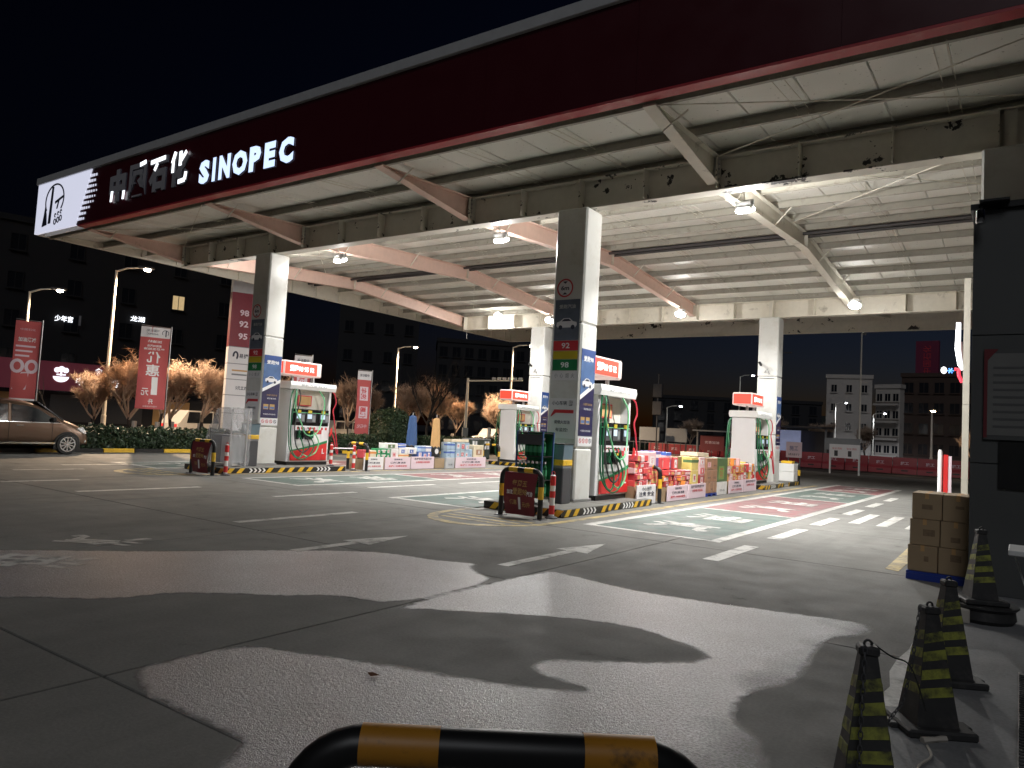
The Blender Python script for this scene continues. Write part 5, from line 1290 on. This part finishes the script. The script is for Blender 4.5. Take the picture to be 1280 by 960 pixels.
def flag(loc, rz, w, z0, z1, label, art, mirror=True, h=None):
    d = thing('banner_flag', label, 'banner', loc, rz, 'red banner flags along the hedge')
    MB().tube([(w/2+.04,0,0),(w/2+.04,0,z1+.08)], .022, 8).build('pole', MT['steel'], d)
    MB().tube([(w/2+.04,0,z1+.02),(-w/2,0,z1+.05)], .012, 6).build('arm', MT['steel'], d)
    nx_, nz_ = 8, 20; vs, fs = [], []
    def S(x, z): return (x, .035*math.sin(z*2.2+x*2)+.02*math.sin(x*7), z+.06*(x/w-.5)*0)
    for i in range(nz_+1):
        for j in range(nx_+1): vs.append(S(-w/2+w*j/nx_, z1+(z0-z1)*i/nz_))
    for i in range(nz_):
        for j in range(nx_): a = i*(nx_+1)+j; fs.append((a, a+nx_+1, a+nx_+2, a+1))
    n = len(vs); mb = MB(); mb.add(vs, fs); mb.add([(x,y+.004,z) for x, y, z in vs], [f[::-1] for f in fs]); mb.build('cloth', MT['bannerred'], d, smooth=True)
    def put(q, nm, mat, off=.006):
        q.v = [(S(x,z)[0], S(x,z)[1]-off, z) for x, y, z in q.v]; return q.build(nm, mat, d)
    art(put, w, z0, z1, -1 if mirror else 1); return d
def subdiv_rect(x0, x1, z0, z1, nx_=4, nz_=5):
    q = MB(); vs = [(x0+(x1-x0)*j/nx_, 0, z0+(z1-z0)*i/nz_) for i in range(nz_+1) for j in range(nx_+1)]
    return q.add(vs, [(i*(nx_+1)+j, i*(nx_+1)+j+1, (i+1)*(nx_+1)+j+1, (i+1)*(nx_+1)+j) for i in range(nz_) for j in range(nx_)])
def art_discount(put, w, z0, z1, mx):
    H = z1-z0
    put(subdiv_rect(-w/2, w/2, z1-.4, z1-.003), 'white_heading', MT['whitepl'])
    put(text_mb(MB(), '中国石化', (mx*.08,0,z1-.14), (mx,0,0), (0,0,1), .5, .1, .01), 'lettering', MT['ink'], .01)
    put(text_mb(MB(), 'SINOPEC', (mx*.08,0,z1-.27), (mx,0,0), (0,0,1), .48, .07, .01), 'lettering', MT['ink'], .01)
    q = MB(); ring(q, -mx*.34, z1-.2, .12, .12, .02, -.001, .001, -40, 215, 14); q.bb(-mx*.36-.02, -mx*.36+.02, -.001, .001, z1-.34, z1-.1); put(q, 'emblem', MT['ink'], .012)
    for t_, zz, tw, th in (('加油站', .55, .5, .1), ('爱跑98汽油', .72, .5, .09), ('每周五加油', .84, .72, .09), ('优', 1.16, .48, .44), ('惠', 1.66, .5, .44), ('元', 2.5, .26, .28), ('升', 2.86, .18, .2)):
        put(text_mb(MB(), t_, (0 if t_ != '元' else mx*.22, 0, z1-zz), (mx,0,0), (0,0,1), tw, th, .02), 'lettering', MT['inkwhite'])
    put(text_mb(MB(), '1', (-mx*.1,0,z1-2.26), (mx,0,0), (0,0,1), .22, .68, .03), 'lettering', MT['inkwhite'])
    put(text_mb(MB(), '中国石化加油站', (0,0,z0+.1), (mx,0,0), (0,0,1), .5, .06), 'lettering', MT['inkwhite'])
def art_hand(put, w, z0, z1, mx):
    put(text_mb(MB(), '中国石化', (0,0,z1-.28), (mx,0,0), (0,0,1), w*.6, .07), 'lettering', MT['pinkpl'])
    put(text_mb(MB(), '加油满减', (0,0,z1-.62), (mx,0,0), (0,0,1), w*.7, .15, .02), 'lettering', MT['inkwhite'])
    for k in range(3): put(subdiv_rect(-w*.42, w*.36-.08*k, z1-.88-.16*k, z1-.82-.16*k), 'text_bar', MT['pinkpl'])
    q = MB()
    for cx in (-w*.3, w*.26): ring(q, cx, z1-1.52, .2, .24, .1, -.001, .001, 0, 360, 16)
    put(q, 'ring_print', MT['pinkpl'])
    q = MB(); q.add([(-w*.45,0,z1-2.3),(w*.1,0,z1-2.3),(w*.18,0,z1-1.7),(-w*.12,0,z1-1.72)], [(0,1,2,3)]); put(q, 'hand_print', MT['pinkpl'])
    put(subdiv_rect(-w/2, w/2, z0+.42, z0+.52), 'white_band', MT['inkwhite']); put(subdiv_rect(-w*.3, w*.4, z0+.0, z0+.22), 'pale_patch', MT['pinkpl'])
def art_small(put, w, z0, z1, mx):
    put(subdiv_rect(-w/2, w/2, z1-.45, z1-.003), 'white_heading', MT['whitepl'])
    put(text_mb(MB(), '中国石化', (0,0,z1-.22), (mx,0,0), (0,0,1), w*.7, .14, .02), 'lettering', MT['ink'], .012)
    put(subdiv_rect(-w*.3, w*.34, z1-1.5, z1-.8), 'white_block', MT['pinkpl']); put(text_mb(MB(), '洗车', (0,0,z1-1.15), (0,0,1), (-mx,0,0), .6, w*.45, .02), 'lettering', MT['inkred'], .012)
    put(subdiv_rect(-w*.3, w*.34, z1-2.4, z1-1.8), 'white_block', MT['pinkpl']); put(text_mb(MB(), '优惠', (0,0,z1-2.1), (0,0,1), (-mx,0,0), .55, w*.45, .02), 'lettering', MT['inkred'], .012)
    put(text_mb(MB(), '中石化', (0,0,z0+.4), (mx,0,0), (0,0,1), w*.7, .2), 'lettering', MT['pinkpl'])
RZ = math.pi/2-.35
flag((-9.0,1.62,0), RZ, 1.02, 1.6, 4.75, 'red banner flag with a large mirrored price beside the hedge, between lamp post and column', art_discount)
flag((-9.0,-2.78,0), RZ, .72, 1.2, 4.32, 'red banner flag with a pale hand print rising behind the bronze car', art_hand, False)
flag((-9.0,12.7,0), RZ, .74, .92, 4.12, 'narrow red banner flag left of the dome shaped bush', art_small)
flag((-9.0,8.75,0), RZ, .8, 1.2, 4.46, 'red banner flag half hidden behind the left fuel dispenser', art_small)
# price totem
d = thing('price_totem', 'tall maroon and white price totem behind the left column', 'totem', (-10.3,6.3,0), RZ)
MB().bb(-.56,.56,-.16,.16,0,7.6).build('core', MT['grey'], d)
MB().bb(-.57,.57,-.18,.18,7.0,7.62,c=.01).build('grey_head', MT['greycap'], d)
MB().bb(-.575,.575,-.185,.185,4.58,6.99).build('maroon_panel', M('totem maroon', (.2,.015,.03), .4), d)
for t_, z in (('98',6.1),('92',5.6),('95',5.05)): text(t_, (.0,-.19,z), (1,0,0), (0,0,1), .4, .28, MT['pinkpl'], d, bold=.03)
zs = (4.55,3.8,3.1,2.4,1.6,.02)
for k, (a, b_) in enumerate(zip(zs, zs[1:])):
    pz = MB().bb(-.575,.575,-.185,.185,b_+.03,a).build('white_panel', MT['whitepl'], d)
    if k == 0: text('易捷', (.1,-.19,(a+b_)/2), (1,0,0), (0,0,1), .4, .2, MT['ink'], pz, bold=.02); q = MB(); ring(q, -.25, (a+b_)/2, .13, .2, .08, -.192, -.188, -60, 200, 12); q.build('emblem', MT['ink'], pz)
    if k == 1: 
        for q_ in range(2): MB().bb(-.36,.3,-.19,-.186,b_+.2+.18*q_,b_+.27+.18*q_).build('text_bar', MT['tan' if q_ else 'grey'], pz)
    if k == 2: text('5元立减', (.1,-.19,(a+b_)/2), (1,0,0), (0,0,1), .5, .18, MT['ink'], pz, bold=.02)

# ================================================================ TREES
def tree_mesh(seed, H, spread, levels=4, trunk_r=.1, fork=.33, dark=False):
    r_ = random.Random(seed); tr, cr = MB(), MB()
    def branch(p, v, L, r, lev):
        n = 3; pts = [p]; q = Vector(p); v = Vector(v)
        for i in range(n):
            v = (v+Vector((r_.uniform(-.22,.22), r_.uniform(-.22,.22), r_.uniform(-.05,.16)))).normalized(); q = q+v*(L/n); pts.append(q.copy())
        tgt = tr if lev == 0 else cr
        tgt.tube(pts, [r*(1-.45*i/n) for i in range(n+1)], 7 if lev == 0 else (5 if lev == 1 else 3), caps=False)
        if lev < levels:
            k = (5, 5, 5, 5, 4)[lev]
            for i in range(k):
                t = r_.uniform(.35, 1) if lev else r_.uniform(.75, 1)
                j = min(int(t*n), n-1); base = pts[j].lerp(pts[j+1], t*n-j) if j < n else pts[-1]
                a = r_.uniform(0, 6.283); side = Vector((math.cos(a), math.sin(a), 0))
                nv = (v*r_.uniform(.35,.8)+side*spread*r_.uniform(.6,1.1)+Vector((0,0,.42))).normalized()
                branch(base, nv, L*(.62 if lev else H*.34/L)*r_.uniform(.75,1.2), max(r*.55,.007), lev+1)
        if lev >= levels-1 and not dark:
            for i in range(14):
                b0 = pts[r_.randrange(1, n+1)]; w_ = Vector((r_.uniform(-1,1), r_.uniform(-1,1), r_.uniform(-.3,1))).normalized()*r_.uniform(.16,.4)
                s_ = w_.cross(Vector((r_.random(), r_.random(), 1))).normalized()*.0085
                cr.add([b0-s_, b0+s_, b0+w_], [(0,1,2)])
    branch((0,0,0), (r_.uniform(-.08,.08), r_.uniform(-.08,.08), 1), H*fork, trunk_r, 0)
    a = tr.mesh('trunk'); a.materials.append(MT['unlit_bark' if dark else 'bark']); b = cr.mesh('crown'); b.materials.append(MT['unlit_bark' if dark else 'twig'])
    return a, b, len(cr.f)
TM = [tree_mesh(s, 4.1, .85) for s in (21, 22, 23)]
TB = [tree_mesh(31, 7.5, .6, trunk_r=.11, fork=.24, levels=2, dark=True), tree_mesh(37, 9.5, .55, trunk_r=.12, fork=.26, levels=3, dark=True)]
lim = MB().lathe([(.112,0),(.108,.5),(.1,.95)], 10).mesh('limewash_band'); lim.materials.append(MT['limewash'])
def tree(name, meshes, loc, rz, sc, label, group, lime=True):
    d = thing(name, label, 'tree', loc, rz, group); d.scale = (sc, sc, sc)
    link('trunk', meshes[0], d); c_ = link('crown', meshes[1], d)
    if lime: link('limewash_band', lim, d)
    return d
TG = 'round headed bare trees under the street lamps'
spots = [(-16.5,3.1,'behind the lit shop characters'), (-15.0,4.3,'nearest the lit shop characters'), (-14.3,5.0,'left of the mirrored banner flag'), (-15.3,6.3,'directly behind the mirrored banner flag'), (-14.4,8.0,'right of the mirrored banner flag'), (-13.6,6.7,'in front of the pickup beside the mirrored banner'), (-15.6,9.6,'just left of the price totem'),
         (-15.5,12.5,'behind the left dispenser'), (-15.0,19.5,'left of the narrow banner flag'), (-14.6,22.5,'right of the narrow banner flag'), (-15.0,25.5,'left of the traffic camera mast'), (-16.2,28.8,'close left of the traffic camera mast'), (-13.8,16.4,'behind the narrow banner flag'), (-14.5,32,'behind the traffic camera mast'), (-15,38,'right of the traffic camera mast'), (-14.5,43,'nearest the far dispenser sign'), (-17,50,'farthest along the road')]
for i, (x, y, w_) in enumerate(spots):
    tree('bare_tree', TM[i % 3], (x, y, 0), i*1.3, rn.uniform(.92,1.12)*((.85 if i == 0 else 1) if i < 9 else 1.12), 'round headed bare tree lit orange, '+w_, TG)
tree('dark_tree', TB[0], (-12.3,-.3,0), .4, .5, 'dark forked bare tree between the hand print banner and the lit shop sign', 'dark bare trees', False)
tree('dark_tree', TB[1], (-9.9,18.8,0), 2, .72, 'tall dark bare tree rising behind the dome shaped bush', 'dark bare trees', False)
tree('dark_tree', TB[1], (-32,21,0), 1, .95, 'dark tall tree left of the price totem', 'dark bare trees', False)
tree('dark_tree', TB[0], (-30,36,0), 3, 1.0, 'dark tall tree before the slab tower', 'dark bare trees', False)
# ================================================================ STREET LAMPS
def street_lamp(loc, rz, H, label, warm=True, two=False, power=None, light=True, glass=None):
    d = thing('street_lamp', label, 'street lamp', loc, rz, 'street lamps')
    MB().tube([(0,0,0),(0,0,1.2),(0,0,1.21),(0,0,H)], [.11,.11,.085,.055], 10).build('pole', MT['cream'], d, smooth=True)
    for s in ((1, -1) if two else (1,)):
        MB().tube([(0,0,H-.05),(s*.5,0,H+.15),(s*1.1,0,H+.22)], [.045,.04,.035], 8).build('arm', MT['cream'], d, smooth=True)
        MB().bb(min(s*1.0,s*1.7), max(s*1.0,s*1.7), -.14, .14, H+.18, H+.3, c=.03).build('head', MT['dgrey'], d)
        MB().lathe([(.13,.0),(.15,.05),(.15,.1)], 12, (s*1.4,0,H+.08)).build('lamp_glass', MT[glass or ('warmwhite' if warm else 'coolface')], d)
    if light: add_light('street_lamp_light', 'SPOT', (loc[0]+1.4*math.cos(rz), loc[1]+1.4*math.sin(rz), H-.05), power or STREET_W, (1,.72,.47) if warm else (.85,.9,1), shadow_soft_size=.2, spot_size=math.radians(156), spot_blend=.5)
    return d
street_lamp((-17.6,4.2,0), .75, 8.2, 'street lamp left of the mirrored banner flag', power=7800)
street_lamp((-22.8,2.6,0), .75, 7.2, 'street lamp rising above the hand print banner, far left', power=2200)
street_lamp((-23.0,29.6,0), .75, 7.6, 'street lamp behind the tall dark bare tree', power=24000)
street_lamp((-13.3,31.9,0), .6, 7.8, 'street lamp close left of the far dispenser sign', power=5500)
street_lamp((13.25,46.1,0), 1.6, 4.4, 'short orange street lamp near the kiosk edge', power=500, glass='warmface')
street_lamp((7.6,52,0), 1.6, 11.0, 'tall unlit grey lamp pole right of the notice board', light=False, power=0, glass='whitepl')
# traffic camera mast
d = thing('camera_mast', 'pale mast with a long arm of traffic cameras', 'camera mast', (-13.6,27.0,0), .75)
MB().tube([(0,0,0),(0,0,5.0)], [.11,.08], 10).build('pole', MT['cream'], d, smooth=True)
MB().tube([(0,0,4.8),(3.9,0,5.05)], [.06,.04], 8).build('arm', MT['cream'], d, smooth=True)
for k in range(6): MB().bb(1.7+.38*k, 1.95+.38*k, -.1, .12, 5.0+.02*k, 5.16+.02*k, c=.02).build('camera', MT['white'], d)
MB().bb(-.2,.2,-.15,.15,.8,1.5).build('control_box', MT['grey'], d)
d = thing('marker_post', 'short white marker post in front of the dark hedge', 'post', (-9.0,23.6,0))
MB().bb(-.1,.1,-.06,.06,0,1.6,c=.01).build('post', MT['white'], d); MB().bb(.101,.104,-.05,.05,1.0,1.5).build('label', MT['bluead'], d)
# white pickup parked on the far side
def small_car(loc, rz, label, mat, L=4.4, H=1.5, kind='car'):
    d = thing('parked_car', label, kind, loc, rz, 'cars parked along the road')
    m = MB(); prof_ = [(-L/2,.3),(L/2,.3),(L/2,.72),(L*.3,.86),(L*.14,H),(-L*.36,H),(-L*.48,.9),(-L/2,.85)]
    m.prism(prof_, -.85, .85, 'y'); m.build('body', mat, d)
    for s in (-1, 1):
        for a, b_ in ((-.38,-.2),(-.18,-.02),(.0,.12)):
            q = MB(); q.prism([(L*a,.92),(L*b_+ (L*.1 if a == 0 else 0),.92),(L*b_,H-.09),(L*a+(.1 if a < -.3 else 0),H-.09)], min(s*.851,s*.858), max(s*.851,s*.858), 'y'); q.build('window', MT['glass'], d)
        for x in (-L*.3, L*.32):
            q = MB(); q.lathe([(0,-.1),(.31,-.1),(.31,.1),(0,.1)], 16); o_ = q.build('wheel', MT['tyre'], d, (x, s*.78, .31)); o_.rotation_euler = (math.pi/2, 0, 0)
        MB().bb(L/2-.03, L/2+.02, s*.6-.15, s*.6+.15, .6, .72).build('headlight', MT['headlamp'], d); MB().bb(-L/2-.02, -L/2+.02, s*.6-.15, s*.6+.15, .65, .82).build('tail_light', MT['inkred'], d)
    return d
WP = M('white car paint', (.4,.39,.37), .3, coat=.4, var=0)
small_car((-22.5,12.6,0), math.pi/2+.1, 'pale pickup parked beyond the hedge right of the mirrored banner', WP, 4.8, 1.65)
small_car((-23,24.5,0), math.pi/2, 'pale car seen behind the left dispenser', WP)
small_car((-24,-.5,0), math.pi/2, 'dark car with a red tail light below the lit shop sign', MT['dgrey'])
small_car((-22,42,0), math.pi/2+3.14, 'pale car far along the road behind the parasols', WP)
# ================================================================ BUILDINGS AND FAR THINGS
def building(loc, rz, W_, D_, H_, mat, label, rows, cols, win=(1.2,1.5), lit=(), roof_h=.6, inset=.12, kind='building', face_only=True, balcony=False):
    d = thing('building', label, kind, loc, rz, 'buildings round the filling station')
    MB().bb(-W_/2, W_/2, 0, D_, 0, H_).build('wall', mat, d)
    MB().bb(-W_/2-.15, W_/2+.15, -.15, D_+.15, H_+.003, H_+roof_h).build('parapet', mat, d)
    fm = MB(); a, b = win[0]/2, win[1]/2
    fm.bb(-a-.08, a+.08, -.06, -.002, -b-.08, -b); fm.bb(-a-.08, a+.08, -.06, -.002, b, b+.08); fm.bb(-a-.08, -a, -.06, -.002, -b, b); fm.bb(a, a+.08, -.06, -.002, -b, b); fm.bb(-.03, .03, -.05, -.002, -b, b)
    fme = fm.mesh('window'); fme.materials.append(mat)
    pn = MB().bb(-a, a, -.02, -.001, -b, b).mesh('pane'); pn.materials.append(MT['window'])
    pl_ = MB().bb(-a, a, -.02, -.001, -b, b).mesh('pane'); pl_.materials.append(MT['winlit'])
    sill = MB().bb(-a-.15, a+.15, -.2, -.003, -b-.16, -b-.085).mesh('sill'); sill.materials.append(mat)
    for r in range(rows):
        for c in range(cols):
            x = -W_/2+W_*(c+.5)/cols; z = H_*(r+.62)/(rows+.15)
            w = link('window', fme, d, (x, 0, z)); link('pane', pl_ if (r, c) in lit else pn, w); link('sill', sill, w)
    if balcony:
        for r in range(rows): MB().bb(-W_/2, W_/2, -.9, -.21, H_*(r+.62)/(rows+.15)-1.25, H_*(r+.62)/(rows+.15)-.95).build('balcony', mat, d)
    return d
# left: low shop with lit characters
sh = thing('shop_building', 'low shop with a dark red sign board and white lit characters', 'shop', (-42,9,0), math.pi/2-.25)
MB().bb(-16,16,0,9,0,2.5).build('wall', MT['bldgdark'], sh)
MB().bb(-1.5,7.9,-.5,-.003,2.6,4.75).build('sign_board', M('shop sign red', (.2,.03,.05), .5, var=.1, emit=(.8,.16,.26), es=.03), sh)
for k in range(8): MB().bb(-15+3.6*k,-12.2+3.6*k,-.06,-.003,.3,2.3).build('shutter', MT['tan' if k % 3 == 1 else 'dgrey'], sh)
LG = M('lit round logo', (.9,.9,.9), .4, var=.5, scale=2.2, emit=(.9,.9,1), es=.9)
q = MB()
for cx_, cz_, r_ in ((-.28,.42,.2),(0,.5,.22),(.28,.42,.2)): q.lathe([(0,-.02),(r_,-.02),(r_,.02),(0,.02)], 14, (cx_,cz_,0))
o = q.build('logo_hat', LG, sh, (3.47,-.55,3.72)); o.rotation_euler = (math.pi/2,0,0)
q = MB(); q.prism([(.52*math.cos(a*math.pi/12+math.pi), .42*math.sin(a*math.pi/12+math.pi)) for a in range(13)], -.02, .02); o = q.build('logo_bowl', LG, sh, (3.47,-.55,3.66)); o.rotation_euler = (math.pi/2,0,0)
q = MB(); q.bb(-.3,.3,.05,.16,-.02,.02); q.bb(-.06,.06,.02,.3,-.021,.021); o = q.build('logo_bar', LG, sh, (3.47,-.55,3.7)); o.rotation_euler = (math.pi/2,0,0)
text('中久香饭行', (5.95,-.53,3.4), (1,0,0), (0,0,1), 2.95, .62, MT['letterhot'], sh, bold=.02)
text('食', (5.95,-.53,4.25), (1,0,0), (0,0,1), .55, .55, MT['letterhot'], sh, bold=.02)
# dark blocks behind the shop with small lit roof signs
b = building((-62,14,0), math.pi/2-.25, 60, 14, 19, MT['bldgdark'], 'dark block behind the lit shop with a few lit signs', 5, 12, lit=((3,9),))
text('少年宫', (6.8,-.3,10.1), (1,0,0), (0,0,1), 1.6, .62, MT['letterhot'], b, bold=.02)
text('龙湖', (13.5,-.3,11.0), (1,0,0), (0,0,1), 1.4, .6, MT['letterhot'], b, bold=.02)
text('丨', (8.2,-.3,10.1), (1,0,0), (0,0,1), .2, 1.0, MT['letterdim'], b)
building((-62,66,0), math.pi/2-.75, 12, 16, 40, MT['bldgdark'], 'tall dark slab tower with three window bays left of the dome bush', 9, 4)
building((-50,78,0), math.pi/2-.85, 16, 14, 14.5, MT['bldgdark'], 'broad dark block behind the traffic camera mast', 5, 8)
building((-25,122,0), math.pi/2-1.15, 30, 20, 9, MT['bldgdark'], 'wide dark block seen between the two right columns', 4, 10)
building((-3.4,109,0), .17, 6.4, 10, 12.2, MT['bldgpale'], 'pale apartment block with small windows right of the last column', 4, 3, win=(.75,1.1))
building((1.9,109.6,0), -.3, 3.6, 8, 10.8, MT['bldgpale'], 'violet grey balcony wing at the right of the pale apartment block', 4, 3, win=(.8,1.1), balcony=True)
building((8.6,110,0), -.1, 10, 12, 12.6, MT['bldgbrown'], 'dark brown block behind the short orange street lamp', 4, 5)
tw = thing('red_tower_sign', 'faint dark red tower sign above the brown block', 'sign', (6.2,118,0), -.1)
MB().bb(-1.6,1.6,0,1,0,19).build('tower', M('dark red tower', (.12,.012,.04), .6, emit=(.6,.05,.2), es=.005), tw)
text('中国石化', (0,-.02,16), (0,0,1), (-1,0,0), 4.5, 1.1, MT['inkred'], tw)
for x, y, z, p in ((-2.6,95,7.5,2400), (2.2,95,6.2,2000)):
    street_lamp((x,y,0), .4, z, 'small white lamp in front of the pale apartment block, '+('nearer its middle' if x < 0 else 'under the balconies'), False, power=p)
street_lamp((-8,70,0), .4, 9.0, 'lone white lamp high between the two right columns', False, power=60)
street_lamp((-12.5,60,0), .4, 4.8, 'white lamp near the dark traffic signal mast', False, power=60)
# notice board on legs
d = thing('notice_board', 'white notice board on two legs beyond the right lane', 'notice board', (9.95,33.1,0), -.35)
MB().bb(-.95,.95,-.04,.04,.95,1.75,c=.01).build('board', MT['whitepl'], d); MB().bb(-1.35,.85,.1,.14,1.4,2.1).build('rear_board', MT['grey'], d)
for x in (-.9,.9): MB().bb(x-.04,x+.04,-.04,.04,0,.948).build('leg', MT['white'], d)
for k in range(2): text('安全须知', (-.45+.9*k,-.045,1.5), (1,0,0), (0,0,1), .6, .12, MT['inkred'], d)
for k in range(2): MB().bb(-.62+.85*k,-.4+.85*k,-.045,-.041,1.05,1.38).build('figure_print', MT['dgrey'], d)
# poster and lit kiosk window beyond the last column
d = thing('site_poster', 'pink white poster on the barrier left of the notice board', 'poster', (6.4,36,0), -.3)
MB().bb(-.55,.55,-.03,0,.75,1.75).build('board', MT['pinkpl'], d); text('施工', (0,-.035,1.35), (1,0,0), (0,0,1), .6, .3, MT['bluead'], d); text('请绕行', (0,-.035,.95), (1,0,0), (0,0,1), .8, .14, MT['ink'], d)
for x in (-.4,.4): MB().bb(x-.03,x+.03,.01,.05,0,1.2).build('leg', MT['grey'], d)
d = thing('bus_shelter', 'small shelter with a lit poster and a red lit sign behind the last column', 'shelter', (3.4,47,0), -.25)
MB().bb(-4,3,-.8,1.0,2.9,3.05).build('roof', MT['dgrey'], d); MB().bb(-4,3,.9,.98,.4,2.7).build('back_wall', MT['dgrey'], d)
for x in (-3.9,2.9): MB().bb(x-.06,x+.06,-.06,.06,0,2.9).build('post', MT['grey'], d)
MB().bb(-1.1,.9,-.1,0,.9,2.7).build('lit_poster', M('lit poster', (.3,.35,.5), .4, var=.6, scale=1.2, emit=(.35,.4,.65), es=.2), d)
MB().bb(-3.4,-1.6,-.1,0,2.0,2.6).build('lit_sign', MT['signred'], d)
# water filled barriers
bm_ = MB(); bm_.prism([(-.3,0),(.3,0),(.26,.35),(.12,.5),(.09,1.1),(-.09,1.1),(-.12,.5),(-.26,.35)], -.72, .72, 'x'); bme_ = bm_.mesh('body'); bme_.materials.append(M('barrier red', (.3,.03,.04), .45))
lt = MB(); text_mb(lt, '施工', (0,-.125,.72), (1,0,0), (0,0,1), .5, .22, .02); ltm = lt.mesh('lettering'); ltm.materials.append(MT['pinkpl'])
hl_ = MB().bb(-.2,.2,-.28,-.22,.1,.26).mesh('slot'); hl_.materials.append(MT['black'])
for k in range(16):
    x = -6+1.5*k; dd = thing('water_barrier', 'red water filled barrier in the row closing the far exit', 'barrier', (x, 42.8+.05*math.sin(k*2), 0), .04*math.sin(k*1.7), 'red water filled barriers across the far exit')
    link('body', bme_, dd); link('lettering', ltm, dd); link('slot', hl_, dd)
# low fence panels and signal mast beyond the gift boxes
for k, (x, y) in enumerate(((-4.6,38),(-2.6,38.4))):
    d = thing('grey_sign_board', ('left', 'right')[k]+' one of two grey blank boards beyond the red gift boxes', 'sign board', (x,y,0), -.2, 'grey blank boards beyond the gift boxes')
    MB().bb(-.9,.9,-.03,.03,1.3,2.3).build('board', MT['grey'], d)
    for s in (-.8,.8): MB().bb(s-.03,s+.03,-.03,.03,0,1.298).build('leg', MT['dgrey'], d)
d = thing('signal_mast', 'dark mast with two square signal boxes beyond the gift boxes', 'signal mast', (-3.6,37,0))
MB().tube([(0,0,0),(0,0,6.2)], .05, 8).build('pole', MT['dgrey'], d)
for z in (3.2,4.5): MB().bb(-.35,.35,-.15,.1,z,z+1.0,c=.03).build('signal_box', MT['dgrey'], d)
d = thing('far_shelter', 'dim shelter frame with dark posters left of the far dispenser', 'shelter', (.7,40,0), -.2)
MB().bb(-2.6,2.6,-.6,.6,2.2,2.3).build('roof', MT['grey'], d)
for x in (-2.5,0,2.5): MB().bb(x-.06,x+.06,-.06,.06,0,2.2).build('post', MT['grey'], d)
for x in (-1.25,1.25): q = MB().bb(x-1.0,x+1.0,-.03,.03,.8,1.9).build('poster', MT['bannermaroon'], d); text('优惠加油', (x,-.036,1.4), (1,0,0), (0,0,1), 1.2, .2, MT['pinkpl'], q)
fp = MB().bb(-.02,.02,-.02,.02,0,1.2).mesh('picket'); fp.materials.append(MT['dgrey'])
d = thing('railing', 'low grey railing running beyond the red gift boxes', 'railing', (-6,41.5,0))
for z in (.25,1.1): MB().bb(-9,9,-.02,.02,z,z+.04).build('rail', MT['grey'], d)
for k in range(37): link('picket', fp, d, (-9+.5*k,0,0))
# trees at the right
TR_ = 'small trees near the far exit'
for x, y, s, lb_ in ((-.8,58,1.15,'round yellow lit tree right of the far column'), (15.6,50,.95,'small orange lit tree beside the pale pillar'), (-1.5,82,1.3,'dim bare tree in front of the pale apartment block'), (3.0,84,1.2,'dim bare tree before the balcony wing'), (-9,58,1.0,'dim tree behind the grey blank boards'), (-5,66,1.1,'dim tree left of the far dispenser')):
    tree('bare_tree', TM[int(x) % 3], (x,y,0), x, s, lb_, TR_, False)
for x, y, lb_ in ((1.6,50,'black utility pole just right of the far column'),): 
    d = thing('utility_pole', lb_, 'pole', (x,y,0)); MB().tube([(0,0,0),(0,0,10)], [.16,.11], 10).build('pole', MT['dgrey'], d); MB().bb(-1,1,-.05,.05,9.2,9.3).build('crossarm', MT['dgrey'], d)
tag(MB().bb(-60,60,180,182,-1,9).build('far_treeline', M('far wood', (.03,.035,.03), .9, var=.4, scale=.5)), 'dark treeline at the end of the district', kind='structure')
tag(MB().bb(-60,80,43.6,47,-.055,-.03).build('side_road', G_ASPH), 'dark side road beyond the far exit', kind='structure')
